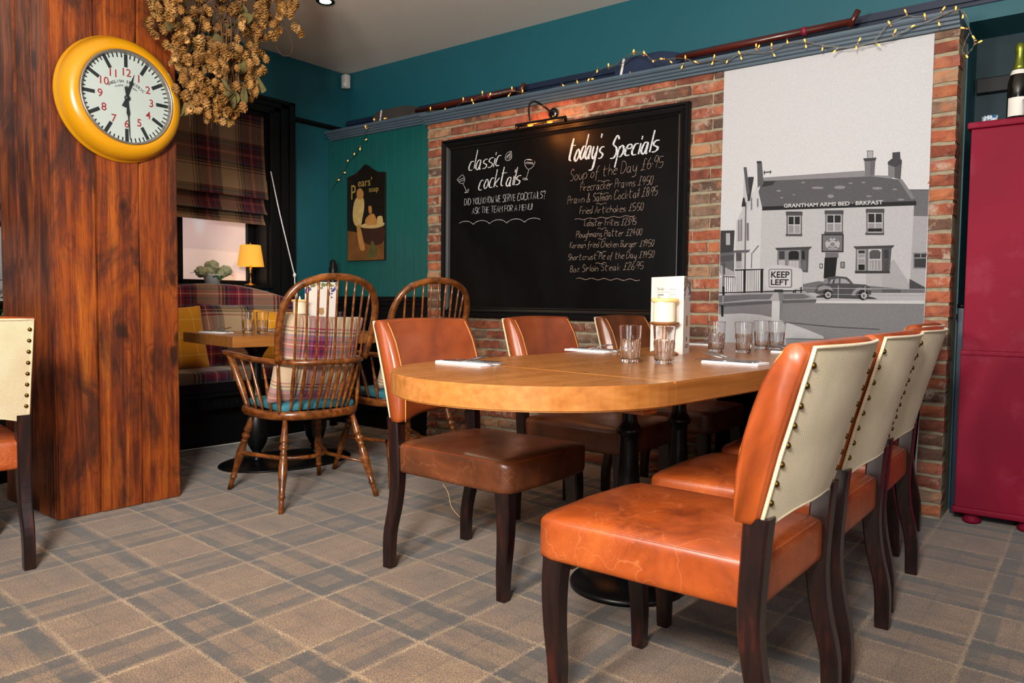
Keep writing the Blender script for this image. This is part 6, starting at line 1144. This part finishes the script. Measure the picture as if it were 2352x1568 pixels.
for y in (-0.28, 0.12):
    b = MB(); b.lathe(vase, 28, Matrix.Translation((0.06, y, 0))); b.build('pedestal', M['iron'], t2)
for i, (p, l) in enumerate((((-4.165, 2.735), 'tumbler on the far table, left one of the pair before the settle'), ((-4.075, 2.775), 'tumbler on the far table, right one of the pair before the settle'), ((-4.10, 3.30), 'tumbler seen through the nearer windsor chair hoop, left'), ((-4.02, 3.34), 'tumbler seen through the nearer windsor chair hoop, right'))):
    o = link('tumbler', gdata); o.location = (p[0], p[1], T2Z + 0.0005); o.rotation_euler = (0, 0, i); tag(o, l, 'glass', 'tumblers on the far oak table')
setting(-4.33, 2.62, 0.1, 'at the near left corner of the far table', T2Z)
setting(-4.36, 3.08, 0.1, 'on the far table beside the right mustard cushion', T2Z)
m2 = menu((-3.99, 3.03, T2Z), (0, 0), (0.07, 0.20), (-0.08, 0.13), 0.325, 'grape-printed standing menu card seen behind the nearer windsor chair', True)
vine(m2, (0, 0), (0.07, 0.20), 0.325, 9)
candle((-3.93, 2.945, T2Z + 0.0005), 0.86, 'burning candle on the far table, half hidden by the windsor hoop', 'wooden candle holder on the far table beside the grape menu')
light('candle_light', 'POINT', (-3.93, 2.945, T2Z + 0.245), 0.2, (1.0, 0.62, 0.28), 0.008)
ps = thing('turned_post', 'black turned wooden post with a knob finial behind the grape menu', 'post', (-4.93, 4.02, 0))
b = MB(); b.lathe([(0.03, 0), (0.03, 0.9), (0.022, 0.95), (0.034, 0.99), (0.02, 1.03), (0.026, 1.1), (0.03, 1.15), (0.02, 1.2), (0.033, 1.23), (0.034, 1.28), (0.024, 1.30), (0.026, 1.33), (0.012, 1.35)], 20); b.build('shaft', M['blackwood'], ps)

# ------------------------------------------------------------------ window: blind, cord, lamp, flowers
bl = thing('roman_blind', 'tartan roman blind half drawn over the window', 'blind', (-5.2, 2.88, 2.44))
def fold(z_top, z_bot, x_top, x_bot, name='fold'):
    b = MB(); nn = 8
    def f(u, w):
        y = 2.20 + 1.39 * u; z = z_top + (z_bot - z_top) * w; x = x_top + (x_bot - x_top) * w ** 2 + 0.003 * math.sin(9 * y + z * 5)
        return Vector((x + 5.2, y - 2.88, z - 2.44))
    def g(u, w): q = f(u, w); q.x -= 0.012; return q
    b.grid(f, 20, nn); b.grid(lambda u, w: g(1 - u, w), 20, nn)
    r = [f(k / 20, 1) for k in range(21)] + [g(1 - k / 20, 1) for k in range(21)]; b.add(r, [(k, k + 1, 40 - k, 41 - k) for k in range(20)])
    for u in (0, 1): b.add([f(u, k / nn) for k in range(nn + 1)] + [g(u, 1 - k / nn) for k in range(nn + 1)], [tuple(range(2 * nn + 2))])
    b.build(name, M['blind'], bl)
fold(2.44, 1.80, -5.23, -5.175); fold(1.84, 1.685, -5.235, -5.19); fold(1.72, 1.605, -5.245, -5.21)
b = MB(); b.bevbox(-0.06, -0.70, 0.0, -0.01, 0.70, 0.03, 0.004); b.build('head_rail', M['black'], bl)
cd = MB(); cd.tube(catmull([(-5.16, 3.60, 2.02), (-5.14, 3.66, 1.72), (-5.12, 3.73, 1.42), (-5.11, 3.78, 1.22)], 6), 0.0045, 6); cd.tube([(-5.11, 3.78, 1.22), (-5.105, 3.785, 1.0)], 0.004, 6); cd.lathe([(0.004, 1.20), (0.013, 1.215), (0.013, 1.225), (0.004, 1.24)], 10, Matrix.Translation((-5.11, 3.78, 0)))
tag(cd.build('blind_cord', M['napkin']), 'white blind cord tied back across the window architrave', 'cord')
lp = thing('table_lamp', 'small brass lamp with lit mustard shade on the window sill', 'lamp', (-5.22, 3.455, 1.13))
b = MB(); b.lathe([(0.045, 0), (0.045, 0.008), (0.012, 0.016), (0.006, 0.03), (0.006, 0.09), (0.013, 0.10), (0.007, 0.112), (0.015, 0.125), (0.008, 0.14), (0.006, 0.2)], 20); b.build('stem', M['brass'], lp)
b = MB(); b.lathe([(0.100, 0.148), (0.076, 0.312)], 40, cap=False); b.lathe([(0.098, 0.148), (0.074, 0.312)][::-1], 40, cap=False); b.build('lamp_shade', M['shade_in'] if 'shade_in' in M else M['shade'], lp)
b = MB(); b.lathe([(0.003, 0.2), (0.003, 0.318), (0.007, 0.322), (0.002, 0.332)], 10); b.build('finial', M['brass'], lp)
light('table_lamp_light', 'POINT', (-5.22, 3.455, 1.13 + 0.22), 1.4, (1.0, 0.62, 0.22), 0.02)
fw = thing('flower_pot', 'green cream-headed hydrangea in a pot on the window sill', 'plant', (-5.2, 3.12, 1.13))
M['hyd'] = plain('hydrangea', '#b4b894', 0.85, var=0.35, scale=70, bump=0.8)
b = MB(); b.lathe([(0.05, 0), (0.065, 0.07), (0.066, 0.075), (0.058, 0.074), (0.055, 0.06)], 20); b.build('pot', M['ceramic'], fw)
for k, (y, z, r_) in enumerate(((0.0, 0.135, 0.055), (-0.085, 0.09, 0.05), (0.105, 0.105, 0.05), (-0.03, 0.09, 0.05), (0.06, 0.075, 0.04))):
    bm = bmesh.new(); bmesh.ops.create_icosphere(bm, subdivisions=3, radius=r_); q = random.Random(k)
    for v in bm.verts: v.co *= q.uniform(0.84, 1.08); v.co.z *= 0.85; v.co += Vector((q.uniform(0, .001), y, z))
    b = MB(); b.frombm(bm); b.build('flower_head', M['hyd'], fw)
q = random.Random(5)
def leaf_mesh(L, w, mat_, name='leaf', seed=1):
    b = MB()
    def f(u, t):
        x = (u - .5) * 2; return Vector((L * t, w * x * math.sin(PI * (0.08 + 0.92 * t)) ** 0.8, 0.18 * L * math.sin(PI * t) - 0.3 * L * t * t - 0.12 * w * (1 - x * x)))
    b.grid(f, 4, 7); me = bpy.data.meshes.new(name); me.from_pydata(b.v, [], b.f); me.materials.append(mat_); me.polygons.foreach_set('use_smooth', [True] * len(me.polygons)); me.update(); return me
hl_ = leaf_mesh(0.09, 0.03, M['leaf'])
for k in range(14):
    o = link('leaf', hl_, fw); o.location = (0, q.uniform(-.08, .08), q.uniform(0.05, 0.085)); o.rotation_euler = (q.uniform(-.3, .3), q.uniform(-.5, .2), q.uniform(0, 6.3))
pp = thing('leafy_plant', 'glossy green potted plant behind the pillar at the left edge', 'plant', (-4.85, 1.55, 0))
b = MB(); b.lathe([(0.12, 0), (0.16, 0.30), (0.165, 0.32), (0.15, 0.32), (0.14, 0.28)], 28); b.build('pot', M['blackwood'], pp)
b = MB(); sp = []
for k in range(7):
    a = k * 0.9; tp = Vector((0.14 * math.cos(a), 0.16 * math.sin(a), 1.0 + 0.11 * k)); b.tube(catmull([(0, 0, 0.28), (0.05 * math.cos(a), 0.05 * math.sin(a), 0.7), tp], 5), 0.006, 6); sp.append(tp)
b.build('stems', M['leaf'], pp); big = leaf_mesh(0.17, 0.035, M['leaf'], seed=2)
for k in range(46):
    tp = sp[k % 7]; t = q.uniform(0.35, 1.0); p = Vector((0, 0, 0.28)).lerp(tp, t); o = link('leaf', big, pp); o.location = p; o.rotation_euler = (q.uniform(-.3, .3), q.uniform(-.3, .6), q.uniform(0, 6.3))
m3 = thing('wall_mural', 'black and white street mural on the far white wall, left of the pillar', 'picture', (-5.19, 1.4, 1.0))
b = MB(); b.box(0, -1.2, 0.01, 0.003, 0.52, 1.38); b.build('print_sheet', grey(74), m3)
b = MB(); mats = [grey(40), grey(12), grey(80), grey(55)]
def m3q(y0, z0, y1, z1, mi, k): b.add([(0.0035 + k * 0.0003, y0, z0), (0.0035 + k * 0.0003, y1, z0), (0.0035 + k * 0.0003, y1, z1), (0.0035 + k * 0.0003, y0, z1)], [(0, 1, 2, 3)], mi)
m3q(-1.2, 0.46, 0.52, 0.93, 0, 0); m3q(-1.2, 0.44, 0.52, 0.58, 1, 1); m3q(-1.2, 0.92, 0.52, 0.94, 1, 1)
for y in (-.6, -.25, 0.1, 0.38): m3q(y, 0.62, y + 0.07, 0.72, 2, 2); m3q(y, 0.78, y + 0.07, 0.86, 2, 2)
for y in (-.5, -.1, 0.3, 0.44): m3q(y, 0.47, y + 0.05, 0.54, 3, 2)
b.build('printed_picture', mats, m3)

# ------------------------------------------------------------------ painted sign on the boards
sg = thing('advertising_sign', 'old painted wooden soap sign with an arched top on the teal boards', 'sign', (-4.715, 4.19, 1.345))
def sgp(x, z): return (x + 4.715, z - 1.345)
out = [sgp(-4.935, 1.345), sgp(-4.49, 1.345), sgp(-4.49, 2.035), sgp(-4.56, 2.04)] + [(p.x, p.y) for p in catmull([Vector((*sgp(-4.60, 2.055), 0)), Vector((*sgp(-4.66, 2.085), 0)), Vector((*sgp(-4.715, 2.115), 0)), Vector((*sgp(-4.77, 2.085), 0)), Vector((*sgp(-4.84, 2.05), 0)), Vector((*sgp(-4.935, 2.03), 0))], 3)]
FXZ = Matrix(((1, 0, 0, 0), (0, 0, -1, 0), (0, 1, 0, 0), (0, 0, 0, 1)))
M['sign_dark'] = plain('sign_black', '#120d08', 0.4, var=0.2); M['sign_brown'] = plain('sign_brown', '#6b431c', 0.55, var=0.5, scale=14); M['sign_cream'] = plain('sign_cream', '#b49a62', 0.6, var=0.25, scale=20); M['sign_skin'] = plain('sign_ochre', '#a5743a', 0.6, var=0.25, scale=20); M['sign_gold'] = plain('sign_gold_letter', '#9c8240', 0.55); M['sign_tub'] = plain('sign_umber', '#33180c', 0.5, var=0.3)
cuts = [(-0.02, 0.20), (0.202, 0.42), (0.422, 0.56), (0.562, 0.80)]
for z0, z1 in cuts:
    bm = bmesh.new(); vs = [bm.verts.new((x, y, 0)) for x, y in out]; fc = bm.faces.new(vs)
    bmesh.ops.bisect_plane(bm, geom=bm.verts[:] + bm.edges[:] + bm.faces[:], plane_co=(0, z0, 0), plane_no=(0, -1, 0), clear_outer=True)
    bmesh.ops.bisect_plane(bm, geom=bm.verts[:] + bm.edges[:] + bm.faces[:], plane_co=(0, z1, 0), plane_no=(0, 1, 0), clear_outer=True)
    r = bmesh.ops.extrude_face_region(bm, geom=bm.faces[:])
    for v in [g for g in r['geom'] if isinstance(g, bmesh.types.BMVert)]: v.co.z += 0.018
    bmesh.ops.recalc_face_normals(bm, faces=bm.faces[:])
    b = MB(); b.frombm(bm, 0, FXZ); b.build('plank', M['sign_dark'], sg)
b = MB()
def blob(pts, mi, k): b.add([FXZ @ Vector((x, y, 0.0185 + 0.0003 * k)) for x, y in [((p.x, p.y)) for p in catmull([Vector((a, c, 0)) for a, c in pts], 3, True)]], [tuple(range(3 * len(pts)))], mi)
b.add([FXZ @ Vector((x, y, 0.0184)) for x, y in ((-.215, .004), (.22, .004), (.22, .235), (0.0, 0.20), (-.12, .235), (-.215, .25))], [(0, 1, 2, 3, 4, 5)], 0)
blob([(0.0, 0.14), (0.20, 0.13), (0.215, 0.265), (-0.03, 0.26)], 3, 1)
blob([(-.05, .27), (.10, .255), (.215, .27), (.20, .30), (.0, .30)], 1, 2)
blob([(-.13, .48), (-.08, .52), (-.02, .50), (-.01, .43), (-.03, .35), (-.06, .27), (-.13, .30), (-.15, .38)], 1, 3)
blob([(-.10, .28), (-.06, .28), (-.02, .16), (.0, .09), (-.05, .085), (-.08, .15)], 2, 4)
blob([(-.10, .56), (-.06, .585), (-.02, .55), (-.03, .50), (-.09, .50)], 2, 5)
blob([(.04, .36), (.10, .37), (.13, .33), (.14, .285), (.03, .285), (.0, .32)], 2, 5); blob([(.04, .43), (.075, .43), (.08, .38), (.05, .375)], 2, 6)
blob([(.145, .34), (.20, .345), (.205, .285), (.15, .285)], 1, 6)
blob([(0.02, .03), (.06, .10), (.08, .16), (.14, .08), (.12, .02)], 4, 2)
b.build('painting', [M['sign_brown'], M['sign_cream'], M['sign_skin'], M['sign_tub'], plain('sign_olive', '#4b4a22', 0.6, var=0.4, scale=20)], sg)
Mt = Matrix.Translation((0, -0.0208, 0)) @ Matrix.Rotation(PI / 2, 4, 'X')
text_mesh('P', 0.17, M['sign_gold'], 'lettering', sg, Mt @ Matrix.Translation((-0.175, 0.50, 0)) @ Matrix.Diagonal((0.75, 1, 1, 1)), 0.0002, 'LEFT')
text_mesh("ears'", 0.092, M['sign_gold'], 'lettering', sg, Mt @ Matrix.Translation((-0.088, 0.597, 0)), 0.0002, 'LEFT')
text_mesh('soap', 0.062, M['sign_gold'], 'lettering', sg, Mt @ Matrix.Translation((0.045, 0.545, 0)), 0.0002, 'LEFT')

# ------------------------------------------------------------------ raspberry cabinet and what stands on it
cb = thing('cupboard', 'tall raspberry red painted cupboard on bun feet beside the brick pier', 'cupboard', (0.0, 4.38, 0))
def cbx(*a, **k): return b.bevbox(*a, **k)
b = MB(); b.bevbox(-0.50, -0.26, 0.822, 0.55, 0.27, 1.845, 0.004); b.build('upper_carcass', M['red_cab'], cb)
b = MB(); b.bevbox(-0.505, -0.265, 0.075, 0.56, 0.275, 0.802, 0.004); b.build('lower_carcass', M['red_cab'], cb)
b = MB(); b.bevbox(-0.508, -0.272, 0.800, 0.565, 0.28, 0.824, 0.008); b.build('waist_moulding', M['red_cab'], cb)
b = MB(); b.bevbox(-0.515, -0.28, 1.845, 0.57, 0.285, 1.875, 0.009); b.build('cornice', M['red_cab'], cb)
b = MB(); b.bevbox(-0.515, -0.278, 0.055, 0.57, 0.28, 0.085, 0.009); b.build('skirting', M['red_cab'], cb)
for x, y in ((-0.44, -0.20), (0.45, -0.20), (-0.44, 0.2), (0.45, 0.2), (-0.22, -0.2)):
    b = MB(); b.lathe([(0.03, 0), (0.040, 0.010), (0.040, 0.024), (0.030, 0.030), (0.036, 0.040), (0.034, 0.055)], 20, Matrix.Translation((x, y, 0))); b.build('bun_foot', M['red_cab'], cb)
bt = thing('bottle', 'dark champagne bottle with green-gold foil neck on the red cupboard', 'bottle', (-0.335, 4.26, 1.8755))
b = MB(); b.lathe([(0.040, 0), (0.044, 0.006), (0.0445, 0.16), (0.043, 0.19), (0.034, 0.225), (0.022, 0.262), (0.0165, 0.29), (0.0155, 0.33)], 32); b.build('body', M['darkglass'], bt)
b = MB(); b.lathe([(0.0285, 0.245), (0.0225, 0.265), (0.0175, 0.292), (0.0165, 0.325), (0.021, 0.333), (0.0205, 0.35), (0.017, 0.365), (0.004, 0.368)], 24, rfun=lambda a, z: 1 + 0.03 * math.sin(9 * a + z * 200)); b.build('foil', M['foil'], bt)
b = MB(); b.lathe([(0.0365, 0.222), (0.0300, 0.243)], 32, cap=False); b.build('neck_label', M['card'], bt)
b = MB()
def lab(u, w): a = -2.5 + 1.7 * u; return Vector((0.0452 * math.cos(a), 0.0452 * math.sin(a), 0.03 + 0.085 * w))
b.grid(lab, 12, 2); b.build('label', M['card'], bt)
def cup(name, loc, r_, h, m_, label, ha, cat='cup'):
    t = thing(name, label, cat, loc); b = MB(); b.lathe([(r_ * .62, 0), (r_ * .66, 0.004), (r_ * .9, h * .3), (r_, h), (r_ * .95, h), (r_ * .85, h * .35), (r_ * .5, 0.008), (0, 0.008)], 28, cap=False); b.build('bowl', m_, t)
    b = MB(); d = Vector((math.cos(ha), math.sin(ha), 0)); b.tube(catmull([d * r_ * .92 + Vector((0, 0, h * .85)), d * r_ * 1.5 + Vector((0, 0, h * .8)), d * r_ * 1.5 + Vector((0, 0, h * .35)), d * r_ * .85 + Vector((0, 0, h * .25))], 5), 0.0035, 7); b.build('handle', M['ceramic'], t)
cup('teacup', (-0.437, 4.20, 1.8755), 0.034, 0.036, M['blueware'], 'small blue and white transferware cup on the red cupboard', -1.6)
cup('jug', (-0.272, 4.165, 1.8755), 0.040, 0.085, M['ceramic'], 'white china jug cut by the right edge, in front of the bottle', -1.9, 'jug')
b = MB(); b.bevbox(-0.55, 4.64, 2.13, 1.2, 4.70, 2.205, 0.004); tag(b.build('wall_batten', M['black']), 'black batten on the alcove wall behind the bottle', 'batten')
hp_ = thing('pipe', 'black upright pipe between the brick pier and the red cupboard', 'pipe', (-0.535, 4.33, 0))
b = MB(); b.bevbox(-0.014, -0.025, 0, 0.014, 0.025, 1.02, 0.004); b.build('upright', M['navy'], hp_)
b = MB(); b.lathe([(0.022, 0.96), (0.022, 0.99)], 12); b.lathe([(0.02, 1.02), (0.02, 1.04)], 12); b.build('bracket', M['black'], hp_)

# ------------------------------------------------------------------ small fittings
ss = thing('motion_sensor', 'small white alarm sensor in the ceiling corner', 'sensor', (-5.15, 4.34, 2.82))
b = MB(); b.bevbox(-0.032, -0.028, 0, 0.032, 0.028, 0.115, 0.012, smooth=True); b.build('casing', M['plastic'], ss)
bm = bmesh.new(); bmesh.ops.create_uvsphere(bm, u_segments=14, v_segments=8, radius=0.017); b = MB(); b.frombm(bm, 0, Matrix.Translation((0.012, -0.024, 0.03)), True); b.build('lens', M['ceramic'], ss)
dl = thing('downlight', 'glowing round recessed downlight in the ceiling above the hops', 'ceiling light', (-4.05, 3.245, ZC))
b = MB(); b.lathe([(0.036, -0.002), (0.052, -0.008), (0.060, -0.004), (0.061, 0.0)], 36, cap=False); b.build('trim_ring', M['chrome'], dl)
b = MB(); b.lathe([(0.0365, -0.0035), (0.0, -0.0035)], 30, cap=False); b.build('lamp', M['spot'], dl)
light('downlight_beam', 'SPOT', (-4.05, 3.245, ZC - 0.02), 75, (1.0, 0.78, 0.5), 0.03, target=(-4.05, 3.245, 0), spot=2.1, blend=0.8)
cc = MB(); cc.tube(catmull([(-4.84, 2.2, 0.006), (-4.83, 2.7, 0.006), (-4.80, 3.1, 0.006), (-4.815, 3.5, 0.006), (-4.84, 3.95, 0.006)], 6), 0.0045, 6); tag(cc.build('floor_cable', M['plastic']), 'thin pale cable along the floor by the settle plinth', 'cable')

# ------------------------------------------------------------------ bring the survey units to metres
done = set()
for o in SC.objects:
    if o.type == 'MESH' and o.data.name not in done:
        o.data.transform(Matrix.Scale(S, 4)); done.add(o.data.name)
    o.location = o.location * S
bpy.context.view_layer.update()
